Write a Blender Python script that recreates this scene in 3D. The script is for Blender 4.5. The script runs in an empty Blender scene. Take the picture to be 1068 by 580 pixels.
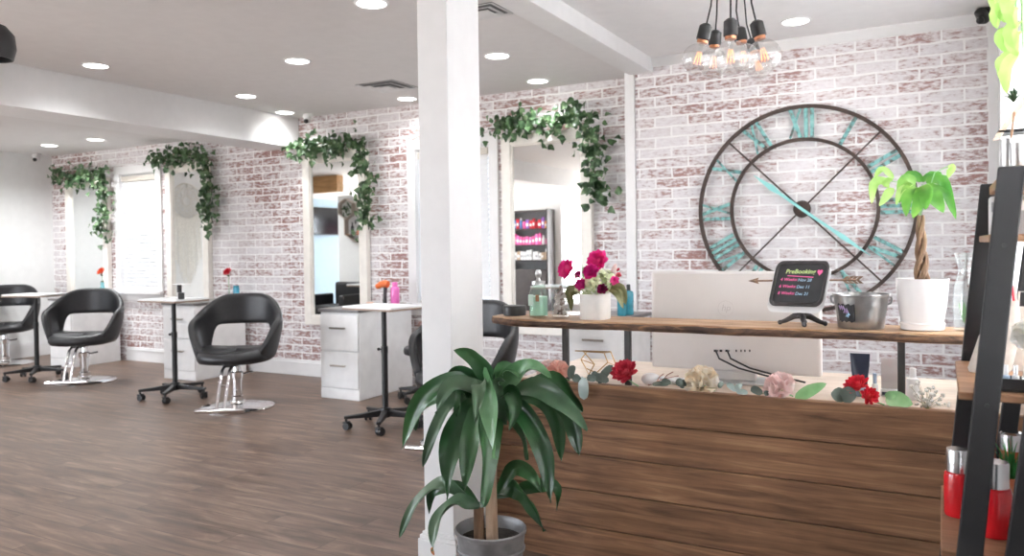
import bpy, math, random
from mathutils import Vector, Matrix
random.seed(7)
PI = math.pi
COL = bpy.context.scene.collection
# ------------------------------------------------------------------ camera model (1068 x 580)
F, YAW, PIT, ROLL, Y0, CAMZ = 817.8, .5024, -.01452, .01422, 270.48, 1.32
fw = Vector((-math.sin(YAW)*math.cos(PIT), math.cos(YAW)*math.cos(PIT), math.sin(PIT)))
r_ = Vector((math.cos(YAW), math.sin(YAW), 0)); u_ = r_.cross(fw)
RT = r_*math.cos(ROLL) - u_*math.sin(ROLL); UP = r_*math.sin(ROLL) + u_*math.cos(ROLL)
CAM = Vector((0, 0, CAMZ))
def at(x, y, Y):                       # a point on the vertical plane at depth Y
    d = fw + RT*((x-534)/F) - UP*((y-Y0)/F)
    return CAM + d*((Y-CAM.y)/d.y)
def on_z(x, y, z):
    d = fw + RT*((x-534)/F) - UP*((y-Y0)/F)
    return CAM + d*((z-CAM.z)/d.z)

# ------------------------------------------------------------------ materials
def nt(name):
    m = bpy.data.materials.new(name); m.use_nodes = True
    t = m.node_tree; t.nodes.clear()
    o = t.nodes.new('ShaderNodeOutputMaterial'); b = t.nodes.new('ShaderNodeBsdfPrincipled')
    t.links.new(b.outputs[0], o.inputs[0])
    return m, t, b, o
def node(t, kind, **kw):
    n = t.nodes.new(kind)
    for k, v in kw.items():
        if k in n.inputs.keys(): n.inputs[k].default_value = v
        else: setattr(n, k, v)
    return n
def ramp(t, fac, stops):
    r = t.nodes.new('ShaderNodeValToRGB'); e = r.color_ramp.elements
    while len(e) < len(stops): e.new(.5)
    for i, (p, c) in enumerate(stops):
        e[i].position = p; e[i].color = (*c, 1)
    t.links.new(fac, r.inputs[0]); return r.outputs[0]
def coords(t, scale=(1, 1, 1), swap=None):
    tc = t.nodes.new('ShaderNodeTexCoord'); o = tc.outputs['Object']
    if swap:
        s = t.nodes.new('ShaderNodeSeparateXYZ'); t.links.new(o, s.inputs[0])
        c = t.nodes.new('ShaderNodeCombineXYZ')
        for i, k in enumerate(swap): t.links.new(s.outputs[k], c.inputs[i])
        o = c.outputs[0]
    mp = t.nodes.new('ShaderNodeMapping'); mp.inputs['Scale'].default_value = scale
    t.links.new(o, mp.inputs[0]); return mp.outputs[0]
def bump(t, b, h, strength=.3, dist=.01):
    n = node(t, 'ShaderNodeBump'); n.inputs['Strength'].default_value = strength; n.inputs['Distance'].default_value = dist
    t.links.new(h, n.inputs['Height']); t.links.new(n.outputs[0], b.inputs['Normal'])
def plain(name, col, rough=.5, metal=0, var=.06, scale=12, bmp=0, trans=0, spec=.5, coat=0, sss=0):
    m, t, b, o = nt(name)
    c = coords(t)
    n = node(t, 'ShaderNodeTexNoise'); n.inputs['Scale'].default_value = scale; n.inputs['Detail'].default_value = 4
    t.links.new(c, n.inputs['Vector'])
    lo = tuple(max(0, x*(1-var)) for x in col); hi = tuple(min(1, x*(1+var)) for x in col)
    t.links.new(ramp(t, n.outputs[0], [(.3, lo), (.7, hi)]), b.inputs['Base Color'])
    b.inputs['Roughness'].default_value = rough; b.inputs['Metallic'].default_value = metal
    b.inputs['Specular IOR Level'].default_value = spec; b.inputs['Coat Weight'].default_value = coat
    b.inputs['Transmission Weight'].default_value = trans
    if bmp: bump(t, b, n.outputs[0], bmp, .003)
    return m
def emit(name, col, s):
    m, t, b, o = nt(name)
    b.inputs['Base Color'].default_value = (*col, 1); b.inputs['Emission Color'].default_value = (*col, 1)
    b.inputs['Emission Strength'].default_value = s; return m
def clear(name, tint=(1, 1, 1), gloss=1.0, base=.03):
    m, t, b, o = nt(name); t.nodes.remove(b)
    tr = node(t, 'ShaderNodeBsdfTransparent'); tr.inputs[0].default_value = (*tint, 1)
    gl = node(t, 'ShaderNodeBsdfGlossy'); gl.inputs['Roughness'].default_value = .03
    lw = node(t, 'ShaderNodeLayerWeight'); lw.inputs[0].default_value = .5
    pw = math_(t, 'POWER', lw.outputs['Facing'], 4.0)
    fac = math_(t, 'ADD', math_(t, 'MULTIPLY', pw, .38*gloss), base)
    mx = node(t, 'ShaderNodeMixShader')
    t.links.new(fac, mx.inputs[0])
    t.links.new(tr.outputs[0], mx.inputs[1]); t.links.new(gl.outputs[0], mx.inputs[2]); t.links.new(mx.outputs[0], o.inputs[0])
    return m
def mix(t, fac, a, b, mode='MIX'):
    m = node(t, 'ShaderNodeMix', data_type='RGBA', blend_type=mode)
    for s, i in ((fac, 0), (a, 6), (b, 7)):
        if hasattr(s, 'is_linked'): t.links.new(s, m.inputs[i])
        elif isinstance(s, tuple): m.inputs[i].default_value = (*s, 1)
        else: m.inputs[i].default_value = s
    return m.outputs[2]
def math_(t, op, a, b=None):
    m = node(t, 'ShaderNodeMath', operation=op)
    for s, i in ((a, 0), (b, 1)):
        if s is None: continue
        if hasattr(s, 'is_linked'): t.links.new(s, m.inputs[i])
        else: m.inputs[i].default_value = s
    return m.outputs[0]

def brick_material():
    m, t, b, o = nt('whitewashed_brick')
    v = coords(t, (1, 1, 1), (0, 2, 1))
    # wobble the courses slightly
    wn = node(t, 'ShaderNodeTexNoise'); wn.inputs['Scale'].default_value = 9; wn.inputs['Detail'].default_value = 2
    t.links.new(v, wn.inputs['Vector'])
    sub = node(t, 'ShaderNodeVectorMath', operation='SUBTRACT'); sub.inputs[1].default_value = (.5, .5, .5); t.links.new(wn.outputs['Color'], sub.inputs[0])
    sc = node(t, 'ShaderNodeVectorMath', operation='SCALE'); sc.inputs['Scale'].default_value = .016; t.links.new(sub.outputs[0], sc.inputs[0])
    ad = node(t, 'ShaderNodeVectorMath', operation='ADD'); t.links.new(v, ad.inputs[0]); t.links.new(sc.outputs[0], ad.inputs[1])
    vv = ad.outputs[0]
    br = node(t, 'ShaderNodeTexBrick'); br.offset = .5
    for k, x in (('Scale', 1), ('Mortar Size', .0085), ('Mortar Smooth', .35), ('Bias', 0), ('Brick Width', .265), ('Row Height', .0805)): br.inputs[k].default_value = x
    br.inputs['Color1'].default_value = (0, 0, 0, 1); br.inputs['Color2'].default_value = (1, 1, 1, 1); br.inputs['Mortar'].default_value = (.4, .4, .4, 1)
    t.links.new(vv, br.inputs['Vector'])
    per = br.outputs['Color']; mort = br.outputs['Fac']
    mp = node(t, 'ShaderNodeMapping'); mp.inputs['Scale'].default_value = (1, 2.6, 1); t.links.new(v, mp.inputs[0])
    n1 = node(t, 'ShaderNodeTexNoise'); n1.inputs['Scale'].default_value = 19; n1.inputs['Detail'].default_value = 7; n1.inputs['Roughness'].default_value = .66; t.links.new(mp.outputs[0], n1.inputs['Vector'])
    n2 = node(t, 'ShaderNodeTexNoise'); n2.inputs['Scale'].default_value = 1.5; n2.inputs['Detail'].default_value = 3; t.links.new(v, n2.inputs['Vector'])
    n3 = node(t, 'ShaderNodeTexNoise'); n3.inputs['Scale'].default_value = 5; n3.inputs['Detail'].default_value = 3; t.links.new(v, n3.inputs['Vector'])
    base = mix(t, n3.outputs[0], (.81, .80, .805), (.70, .68, .69))
    # thin wash that lets the clay tint through brick by brick
    pink = ramp(t, per, [(.1, (.60, .56, .575)), (.55, (.52, .445, .45)), (.95, (.43, .325, .315))])
    thin = ramp(t, n1.outputs[0], [(.34, (0, 0, 0)), (.60, (1, 1, 1))])
    c1 = mix(t, math_(t, 'MULTIPLY', math_(t, 'MULTIPLY', thin, 1.0), ramp(t, n2.outputs[0], [(.35, (.62, .62, .62)), (.65, (.95, .95, .95))])), base, pink)
    # bare red patches
    s = math_(t, 'ADD', math_(t, 'MULTIPLY', n1.outputs[0], 1.0), math_(t, 'MULTIPLY', n2.outputs[0], .62))
    s = math_(t, 'ADD', s, math_(t, 'MULTIPLY', per, .09))
    red = ramp(t, s, [(.88, (0, 0, 0)), (1.03, (1, 1, 1))])
    c2 = mix(t, math_(t, 'MULTIPLY', red, .8), c1, (.26, .115, .095))
    c3 = mix(t, mort, c2, (.86, .85, .845))
    t.links.new(c3, b.inputs['Base Color']); b.inputs['Roughness'].default_value = .8
    h = math_(t, 'ADD', math_(t, 'MULTIPLY', mort, -1.0), math_(t, 'MULTIPLY', n1.outputs[0], .5))
    bump(t, b, h, .45, .008)
    return m

def floor_material():
    m, t, b, o = nt('floor_planks')
    v = coords(t)
    br = node(t, 'ShaderNodeTexBrick'); br.offset = .37
    for k, x in (('Scale', 1), ('Mortar Size', .0016), ('Mortar Smooth', .2), ('Brick Width', 1.22), ('Row Height', .152)): br.inputs[k].default_value = x
    br.inputs['Color1'].default_value = (0, 0, 0, 1); br.inputs['Color2'].default_value = (1, 1, 1, 1); br.inputs['Mortar'].default_value = (.5, .5, .5, 1)
    t.links.new(v, br.inputs['Vector'])
    mp = node(t, 'ShaderNodeMapping'); mp.inputs['Scale'].default_value = (1.1, 8, 1); t.links.new(v, mp.inputs[0])
    off = node(t, 'ShaderNodeVectorMath', operation='ADD'); t.links.new(mp.outputs[0], off.inputs[0])
    ps = node(t, 'ShaderNodeVectorMath', operation='SCALE'); ps.inputs['Scale'].default_value = 7; t.links.new(br.outputs['Color'], ps.inputs[0]); t.links.new(ps.outputs[0], off.inputs[1])
    n = node(t, 'ShaderNodeTexNoise'); n.inputs['Scale'].default_value = 2.2; n.inputs['Detail'].default_value = 8; n.inputs['Roughness'].default_value = .62; n.inputs['Distortion'].default_value = .6; t.links.new(off.outputs[0], n.inputs['Vector'])
    c = ramp(t, n.outputs[0], [(.30, (.040, .021, .013)), (.44, (.105, .063, .043)), (.56, (.175, .113, .080)), (.70, (.29, .20, .148))])
    c = mix(t, math_(t, 'MULTIPLY', br.outputs['Color'], .25), c, (.20, .138, .11))
    c = mix(t, br.outputs['Fac'], c, (.035, .022, .017))
    t.links.new(c, b.inputs['Base Color'])
    b.inputs['Roughness'].default_value = .36; b.inputs['Specular IOR Level'].default_value = .5
    rr = math_(t, 'ADD', math_(t, 'MULTIPLY', n.outputs[0], .22), .29); t.links.new(rr, b.inputs['Roughness'])
    bump(t, b, n.outputs[0], .1, .004)
    return m

def wood(name, cols, scale=(2, 26, 26), rough=.55, row=None, axis='X', seed=0, bmp=.35, worn=0):
    m, t, b, o = nt(name)
    tc = t.nodes.new('ShaderNodeTexCoord'); v = tc.outputs['Object']
    add = node(t, 'ShaderNodeVectorMath', operation='ADD'); add.inputs[1].default_value = (seed*3.1, seed*1.7, seed*2.3); t.links.new(v, add.inputs[0]); src = add.outputs[0]
    per = None
    if row:
        sep = node(t, 'ShaderNodeSeparateXYZ'); t.links.new(v, sep.inputs[0])
        k = math_(t, 'FLOOR', math_(t, 'DIVIDE', math_(t, 'SUBTRACT', sep.outputs[2], row[0]), row[1]))
        wn = node(t, 'ShaderNodeTexWhiteNoise', noise_dimensions='1D'); t.links.new(k, wn.inputs['W'])
        cs = node(t, 'ShaderNodeVectorMath', operation='SCALE'); cs.inputs['Scale'].default_value = 5; t.links.new(wn.outputs['Color'], cs.inputs[0])
        a2 = node(t, 'ShaderNodeVectorMath', operation='ADD'); t.links.new(src, a2.inputs[0]); t.links.new(cs.outputs[0], a2.inputs[1]); src = a2.outputs[0]; per = wn.outputs['Value']
    mp = node(t, 'ShaderNodeMapping'); mp.inputs['Scale'].default_value = scale; t.links.new(src, mp.inputs[0])
    n = node(t, 'ShaderNodeTexNoise'); n.inputs['Scale'].default_value = 1; n.inputs['Detail'].default_value = 8; n.inputs['Roughness'].default_value = .62; n.inputs['Distortion'].default_value = .9
    t.links.new(mp.outputs[0], n.inputs['Vector'])
    k = len(cols); c = ramp(t, n.outputs[0], [(.28+.46*i/(k-1), cols[i]) for i in range(k)])
    n2 = node(t, 'ShaderNodeTexNoise'); n2.inputs['Scale'].default_value = 3.2; n2.inputs['Detail'].default_value = 3; t.links.new(src, n2.inputs['Vector'])
    dk = ramp(t, n2.outputs[0], [(.32, (.50, .47, .45)), (.6, (1, 1, 1))])
    c = mix(t, .5, c, dk, 'MULTIPLY')
    if per:
        c = mix(t, .5, c, ramp(t, per, [(0, (.62, .6, .58)), (1, (1, 1, 1))]), 'MULTIPLY')
    if worn:
        n3 = node(t, 'ShaderNodeTexNoise'); n3.inputs['Scale'].default_value = 1; n3.inputs['Detail'].default_value = 6
        mp3 = node(t, 'ShaderNodeMapping'); mp3.inputs['Scale'].default_value = (3.5, 30, 30); t.links.new(src, mp3.inputs[0]); t.links.new(mp3.outputs[0], n3.inputs['Vector'])
        w = ramp(t, n3.outputs[0], [(.62, (0, 0, 0)), (.74, (1, 1, 1))])
        c = mix(t, math_(t, 'MULTIPLY', w, worn), c, (.36, .21, .115))
    t.links.new(c, b.inputs['Base Color']); b.inputs['Roughness'].default_value = rough
    bump(t, b, n.outputs[0], bmp, .004)
    return m

def patina_material():
    m, t, b, o = nt('teal_patina')
    v = coords(t)
    n = node(t, 'ShaderNodeTexNoise'); n.inputs['Scale'].default_value = 30; n.inputs['Detail'].default_value = 4; t.links.new(v, n.inputs['Vector'])
    c = ramp(t, n.outputs[0], [(.36, (.075, .05, .04)), (.44, (.12, .24, .23)), (.5, (.16, .38, .37)), (.72, (.27, .50, .48))])
    t.links.new(c, b.inputs['Base Color']); b.inputs['Roughness'].default_value = .6; return m

def leaf_material(name, cols, rough=.32, scale=6, transl=.12):
    m, t, b, o = nt(name)
    v = coords(t); n = node(t, 'ShaderNodeTexNoise'); n.inputs['Scale'].default_value = scale; n.inputs['Detail'].default_value = 3; t.links.new(v, n.inputs['Vector'])
    k = len(cols); c = ramp(t, n.outputs[0], [(.3+.4*i/(k-1), cols[i]) for i in range(k)])
    t.links.new(c, b.inputs['Base Color']); b.inputs['Roughness'].default_value = rough
    tl = node(t, 'ShaderNodeBsdfTranslucent'); t.links.new(c, tl.inputs[0])
    mx = node(t, 'ShaderNodeMixShader'); mx.inputs[0].default_value = transl
    t.links.new(b.outputs[0], mx.inputs[1]); t.links.new(tl.outputs[0], mx.inputs[2]); t.links.new(mx.outputs[0], o.inputs[0])
    return m

BRICK = brick_material(); FLOOR = floor_material()
CEIL = plain('ceiling_paint', (.74, .725, .72), .9, var=.02)
CEILR = plain('ceiling_paint_white', (.80, .79, .79), .9, var=.02)
WHITE = plain('white_trim_paint', (.76, .755, .755), .5, var=.02)
WALLW = plain('white_wall_paint', (.78, .785, .78), .85, var=.02)
BLACK = plain('black_leather', (.012, .012, .014), .42, var=.2, scale=60, bmp=.15)
BLKM = plain('black_powder_metal', (.016, .016, .017), .45, var=.15)
BLKP = plain('black_plastic', (.02, .02, .021), .4)
CHAR = plain('charcoal_steel', (.009, .009, .010), .6, var=.2, scale=25)
DSTEEL = plain('dark_steel_post', (.10, .098, .098), .4, .5, var=.1)
CHROME = plain('chrome', (.78, .78, .79), .09, 1, var=.02)
STEEL = plain('brushed_steel', (.62, .62, .62), .28, 1, var=.05)
NICKEL = plain('brushed_nickel_handle', (.34, .30, .26), .35, 1)
GALV = plain('galvanised_tin', (.37, .37, .365), .33, .9, var=.22, scale=16, bmp=.1)
POTG = plain('grey_tin_planter', (.26, .26, .265), .5, .5, var=.22, scale=16, bmp=.15)
CABW = plain('white_washed_board', (.82, .82, .82), .45, var=.05, scale=9, bmp=.05)
TOPD = plain('dark_worktop', (.16, .15, .15), .35)
TRAYW = plain('white_tray_top', (.85, .86, .86), .3, var=.02)
TRAYE = plain('tan_edge_band', (.30, .22, .17), .5)
MFRAME = plain('cream_frame_paint', (.80, .765, .71), .5, var=.05)
def mirror_material():
    m, t, b, o = nt('mirror_glass')
    b.inputs['Base Color'].default_value = (.94, .96, .96, 1); b.inputs['Metallic'].default_value = 1; b.inputs['Roughness'].default_value = .015; return m
MIRR = mirror_material()
CLOCKM = plain('aged_bronze_iron', (.062, .042, .034), .55, .4, var=.3, scale=30)
PATINA = patina_material()
PANEL = wood('reclaimed_dark_boards', [(.095, .043, .020), (.21, .103, .050), (.31, .16, .080), (.46, .26, .135)], (2.2, 40, 40), .62, row=(-.003, .1515), bmp=.5, worn=.4)
SLAB = wood('live_edge_oak', [(.15, .07, .03), (.36, .20, .10), (.55, .36, .22), (.68, .49, .34)], (3, 30, 30), .5, seed=3)
BARK = wood('dark_bark_edge', [(.022, .012, .008), (.06, .032, .021), (.14, .078, .046), (.30, .155, .07)], (9, 34, 34), .8, seed=5, bmp=.9)
DESK = wood('pale_birch_desk', [(.62, .48, .37), (.74, .61, .5), (.80, .70, .60)], (2, 24, 24), .4, seed=2, bmp=.1)
LWOOD = wood('honey_wood_shelf', [(.20, .095, .045), (.36, .19, .10), (.47, .28, .16)], (4, 26, 26), .5, seed=8, bmp=.2)
HWOOD = wood('header_oak', [(.30, .15, .05), (.46, .25, .09), (.55, .32, .14)], (2, 20, 20), .5, seed=9, bmp=.2)
MON = plain('pearl_monitor_shell', (.79, .755, .735), .4, var=.015)
MONL = plain('monitor_logo_ink', (.64, .60, .585), .4, var=.01)
IVY = leaf_material('ivy_leaf', [(.012, .034, .012), (.030, .075, .026), (.070, .14, .055), (.19, .26, .14)], .45, 14)
STEMM = plain('ivy_stem', (.07, .06, .03), .7)
DRAC = leaf_material('corn_plant_leaf', [(.010, .040, .014), (.022, .085, .026), (.050, .140, .048)], .28, 5, .10)
DRACL = leaf_material('corn_plant_leaf_pale', [(.035, .11, .04), (.09, .22, .09), (.20, .36, .20)], .28, 7, .12)
DRACG = leaf_material('corn_plant_leaf_grey', [(.03, .07, .035), (.06, .125, .065), (.12, .19, .11)], .3, 6, .1)
CANE = wood('plant_cane', [(.14, .075, .04), (.24, .145, .085), (.36, .24, .16)], (24, 24, 5), .75, seed=11)
CANEP = wood('plant_cane_pale', [(.26, .165, .10), (.40, .27, .18), (.52, .38, .27)], (24, 24, 5), .75, seed=12)
SOIL = plain('potting_soil', (.030, .024, .02), .95, var=.6, scale=60, bmp=.6)
MONEY = leaf_material('money_tree_leaf', [(.05, .20, .03), (.12, .34, .05), (.32, .56, .12)], .35, 9, .45)
MONEYL = leaf_material('money_tree_leaf_lime', [(.24, .46, .10), (.40, .62, .18), (.55, .72, .30)], .4, 9, .5)
CERAM = plain('white_glazed_ceramic', (.80, .775, .76), .22, var=.02, coat=.3)
VASEW = plain('white_vase_ceramic', (.84, .83, .80), .35, var=.03, scale=30)
SOAP = plain('mint_soap', (.50, .74, .62), .25, var=.05)
GLASS = clear('thin_glass', (.97, .98, .98), 1.0)
BULB = clear('bulb_glass', (.97, .965, .96), 1.1, .13)
DIMPANE = clear('light_dimming_pane', (.25, .26, .27), .15, .01)  # pane darkened only to cut the sky light behind the blinds
PANE = clear('window_glass', (.99, .99, .99), .15, .01)
FILA = emit('filament_glow', (1, .30, .10), 3.2)
FILC = plain('bulb_copper_collar', (.55, .25, .14), .35, .8)
LENS = emit('downlight_glow', (1, .98, .95), 9)
def petal(name, cols): return leaf_material(name, cols, .6, 25, .25)
HOTP = petal('hot_pink_petal', [(.74, .015, .22), (.90, .05, .36), (.95, .22, .52)])
MAGN = petal('magenta_petal', [(.42, .006, .13), (.66, .02, .25), (.78, .07, .36)])
DKMG = petal('wine_petal', [(.12, .004, .03), (.26, .008, .08), (.40, .03, .14)])
PEACH = petal('peach_petal', [(.78, .38, .30), (.85, .52, .44), (.90, .68, .60)])
BLUSH = petal('blush_petal', [(.80, .55, .53), (.87, .68, .65), (.90, .80, .77)])
CRIM = petal('crimson_petal', [(.40, .02, .045), (.62, .045, .08), (.72, .13, .16)])
REDP = petal('red_petal', [(.55, .012, .03), (.76, .03, .06), (.83, .13, .15)])
CREAM = petal('cream_petal', [(.82, .66, .46), (.87, .79, .66), (.90, .87, .82)])
ORNG = petal('orange_red_petal', [(.62, .06, .02), (.80, .13, .05), (.85, .25, .12)])
HYD = petal('pale_green_floret', [(.50, .60, .28), (.72, .78, .52), (.86, .88, .74)])
WPET = petal('white_floret', [(.78, .77, .68), (.86, .85, .80), (.9, .9, .88)])
EUC = leaf_material('eucalyptus_leaf', [(.06, .085, .07), (.11, .145, .12), (.20, .25, .22)], .55, 9, .1)
EUCP = leaf_material('pale_eucalyptus_leaf', [(.22, .30, .28), (.34, .43, .41), (.5, .58, .56)], .5, 9, .15)
GRNL = leaf_material('fresh_green_leaf', [(.14, .33, .12), (.26, .48, .22), (.46, .64, .38)], .45, 9, .2)
KHAK = leaf_material('khaki_leaf', [(.17, .17, .06), (.27, .27, .12), (.42, .42, .24)], .6, 12, .1)
GOLD = plain('gold_wire', (.62, .40, .18), .3, 1)
SLATE = plain('slate_chalkboard', (.028, .028, .030), .7, var=.2, scale=20)
IRON = plain('cast_iron', (.055, .050, .050), .55, .3, var=.3, scale=40, bmp=.2)
RUST = plain('rusted_arrow', (.24, .15, .10), .6, .4, var=.4, scale=40)
CHPINK = plain('pink_chalk', (.80, .13, .32), .9); CHBLUE = plain('blue_chalk', (.30, .47, .60), .9); CHGRN = plain('lime_chalk', (.52, .66, .26), .9)
CHLILA = plain('lilac_chalk', (.50, .38, .60), .9)
TEALB = plain('teal_bottle', (.05, .28, .36), .25, coat=.3); BLUEB = plain('blue_bottle', (.06, .36, .52), .25, coat=.3)
PINKB = plain('pink_bottle', (.80, .17, .50), .3, coat=.3); ORB = plain('orange_plastic', (.72, .15, .03), .4)
REDB = plain('red_bottle', (.62, .012, .02), .18, coat=.5, var=.05); SILV = plain('silver_cap', (.72, .72, .73), .22, 1, var=.03)
NAVY = plain('navy_tube', (.025, .035, .07), .35, var=.2); LBLU = plain('pale_blue_tube', (.36, .46, .60), .35)
WPL = plain('white_plastic', (.84, .84, .84), .35, var=.02); GRYP = plain('grey_plastic', (.36, .36, .37), .45)
LINEN = plain('beige_linen_bag', (.52, .47, .42), .9, var=.1, scale=60, bmp=.3); REDC = plain('red_fabric', (.56, .012, .03), .7)
TERRA = plain('terracotta', (.45, .13, .055), .75); MACR = plain('cream_cotton', (.74, .72, .67), .95, var=.12, scale=50)
BROWN = plain('dark_brown_cabinet', (.045, .035, .032), .5, var=.2); TVB = plain('black_screen', (.012, .012, .014), .12)
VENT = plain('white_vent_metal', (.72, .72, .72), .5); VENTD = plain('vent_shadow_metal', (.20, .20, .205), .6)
BLIND = plain('blind_slat', (.78, .785, .79), .5, var=.02)
BEIGE = plain('beige_headrail', (.58, .54, .48), .6)
PINKBOX = plain('pink_carton', (.78, .10, .32), .5); ORBOX = plain('orange_carton', (.78, .30, .08), .5); VIOBOX = plain('violet_carton', (.30, .12, .48), .5); BLUBOX = plain('blue_carton', (.10, .22, .5), .5)

# ------------------------------------------------------------------ mesh builder
class MB:
    def __init__(s): s.v = []; s.f = []
    def add(s, vs, fs):
        b = len(s.v); s.v += [tuple(p) for p in vs]; s.f += [tuple(b+i for i in q) for q in fs]; return s
    def box(s, x0, x1, y0, y1, z0, z1, M=None):
        vs = [Vector((x, y, z)) for z in (z0, z1) for y in (y0, y1) for x in (x0, x1)]
        if M: vs = [M @ p for p in vs]
        return s.add(vs, [(0, 2, 3, 1), (4, 5, 7, 6), (0, 1, 5, 4), (2, 6, 7, 3), (0, 4, 6, 2), (1, 3, 7, 5)])
    def prism(s, pts, off):              # polygon extruded by a vector
        n = len(pts); off = Vector(off); a = [Vector(p) for p in pts]
        return s.add(a+[p+off for p in a], [tuple(range(n))[::-1], tuple(range(n, 2*n))] + [(i, (i+1) % n, n+(i+1) % n, n+i) for i in range(n)])
    def tube(s, pts, r, n=10, cap=True, closed=False):
        P = [Vector(p) for p in pts]; k = len(P); R = r if isinstance(r, (list, tuple)) else [r]*k
        rings = []; prev = None
        for i, p in enumerate(P):
            if closed: t = (P[(i+1) % k]-P[i-1]).normalized()
            else: t = (P[min(i+1, k-1)]-P[max(i-1, 0)]).normalized()
            if prev is None:
                a = t.orthogonal().normalized()
            else:
                a = (prev - t*prev.dot(t)); a = a.normalized() if a.length > 1e-6 else t.orthogonal().normalized()
            prev = a; b = t.cross(a)
            rings.append([p+(a*math.cos(2*PI*j/n)+b*math.sin(2*PI*j/n))*R[i] for j in range(n)])
        vs = [q for g in rings for q in g]; fs = []
        for i in range(k if closed else k-1):
            o, o2 = i*n, ((i+1) % k)*n
            fs += [(o+j, o+(j+1) % n, o2+(j+1) % n, o2+j) for j in range(n)]
        if cap and not closed: fs += [tuple(range(n))[::-1], tuple(range((k-1)*n, k*n))]
        return s.add(vs, fs)
    def cyl(s, a, b, r0, r1=None, n=20): return s.tube([a, b], [r0, r0 if r1 is None else r1], n)
    def lathe(s, prof, c=(0, 0, 0), n=28, M=None, close=False):
        c = Vector(c); vs = []; fs = []
        for r, z in prof:
            for j in range(n): vs.append(Vector((max(r, 1e-5)*math.cos(2*PI*j/n), max(r, 1e-5)*math.sin(2*PI*j/n), z)))
        if M: vs = [M @ p for p in vs]
        vs = [p+c for p in vs]; k = len(prof)
        for i in range(k-1):
            fs += [(i*n+j, i*n+(j+1) % n, (i+1)*n+(j+1) % n, (i+1)*n+j) for j in range(n)]
        if close: fs += [((k-1)*n+j, (k-1)*n+(j+1) % n, (j+1) % n, j) for j in range(n)]
        else:
            if prof[0][0] > 1e-4: fs.append(tuple(range(n))[::-1])
            if prof[-1][0] > 1e-4: fs.append(tuple(range((k-1)*n, k*n)))
        return s.add(vs, fs)
    def sphere(s, c, r, n=14, m=9, M=None):
        r = Vector(r) if isinstance(r, (tuple, list)) else Vector((r, r, r))
        pr = [(math.sin(PI*i/m), -math.cos(PI*i/m)) for i in range(m+1)]
        S = Matrix.Diagonal((r.x, r.y, r.z, 1))
        return s.lathe(pr, c, n, (M @ S) if M else S)
    def leaf(s, pts, w, nrm, seg=10, fold=.25, wave=0, prof=None, twist=0):   # folded blade along a path
        P = [Vector(p) for p in pts]
        def cr(u):
            k = len(P)-1; x = min(u*k, k-1e-6); i = int(x); f = x-i
            a, b_, c, d = P[max(i-1, 0)], P[i], P[i+1], P[min(i+2, k)]
            return .5*((2*b_)+(c-a)*f+(2*a-5*b_+4*c-d)*f*f+(3*b_-a-3*c+d)*f**3)
        pf = prof or (lambda u: math.sin(PI*min(1, u*.96+.04)**.8)**.8 if u < .999 else 0)
        vs = []; fs = []; nr = Vector(nrm).normalized()
        for i in range(seg+1):
            u = i/seg; p = cr(u); t = (cr(min(1, u+.02))-cr(max(0, u-.02))).normalized()
            sd = t.cross(nr); sd = sd.normalized() if sd.length > 1e-4 else t.orthogonal().normalized()
            if twist: sd = Matrix.Rotation(twist*u, 3, t) @ sd
            n2 = sd.cross(t).normalized(); h = max(.02, pf(u))*w*.5
            wv = math.sin(u*9+w*60)*wave*w
            vs += [p-sd*h+n2*(h*fold*2+wv), p-sd*h*.5+n2*(h*fold*.7), p, p+sd*h*.5+n2*(h*fold*.7), p+sd*h+n2*(h*fold*2-wv)]
        for i in range(seg):
            fs += [(i*5+j, i*5+j+1, i*5+j+6, i*5+j+5) for j in range(4)]
        return s.add(vs, fs)
    def build(s, name, mat, parent=None, loc=None, bevel=0, bseg=2, smooth=True, sub=0, solid=0, ang=38):
        me = bpy.data.meshes.new(name); me.from_pydata(s.v, [], s.f); me.update()
        o = bpy.data.objects.new(name, me); COL.objects.link(o); me.materials.append(mat)
        if parent is not None: o.parent = parent
        if loc is not None: o.location = loc
        if smooth:
            me.polygons.foreach_set('use_smooth', [True]*len(me.polygons))
            if not sub: me.set_sharp_from_angle(angle=math.radians(ang))
        if solid:
            d = o.modifiers.new('thick', 'SOLIDIFY'); d.thickness = solid; d.offset = 0
        if bevel:
            d = o.modifiers.new('edge', 'BEVEL'); d.width = bevel; d.segments = bseg; d.limit_method = 'ANGLE'; d.angle_limit = math.radians(40)
            d.harden_normals = False
        if sub:
            d = o.modifiers.new('round', 'SUBSURF'); d.levels = sub; d.render_levels = sub
        return o

def tag(o, label=None, cat=None, group=None, kind=None):
    if label: o['label'] = label
    if cat: o['category'] = cat
    if group: o['group'] = group
    if kind: o['kind'] = kind
    return o
def thing(name, label, cat, loc=(0, 0, 0), rz=0, group=None):
    o = bpy.data.objects.new(name, None); COL.objects.link(o); o.empty_display_size = .1
    o.location = loc; o.rotation_euler = (0, 0, rz); return tag(o, label, cat, group)
def struct(o, label=None):
    o['kind'] = 'structure'
    if label: o['label'] = label
    return o
def dup(root, loc, rz=None, label=None, group=None):
    r = root.copy(); COL.objects.link(r); r.location = loc
    if rz is not None: r.rotation_euler = (0, 0, rz)
    if label: r['label'] = label
    if group: r['group'] = group
    for ch in list(root.children):
        c = ch.copy(); COL.objects.link(c); c.parent = r
        for g in list(ch.children):
            d = g.copy(); COL.objects.link(d); d.parent = c
    return r

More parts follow.
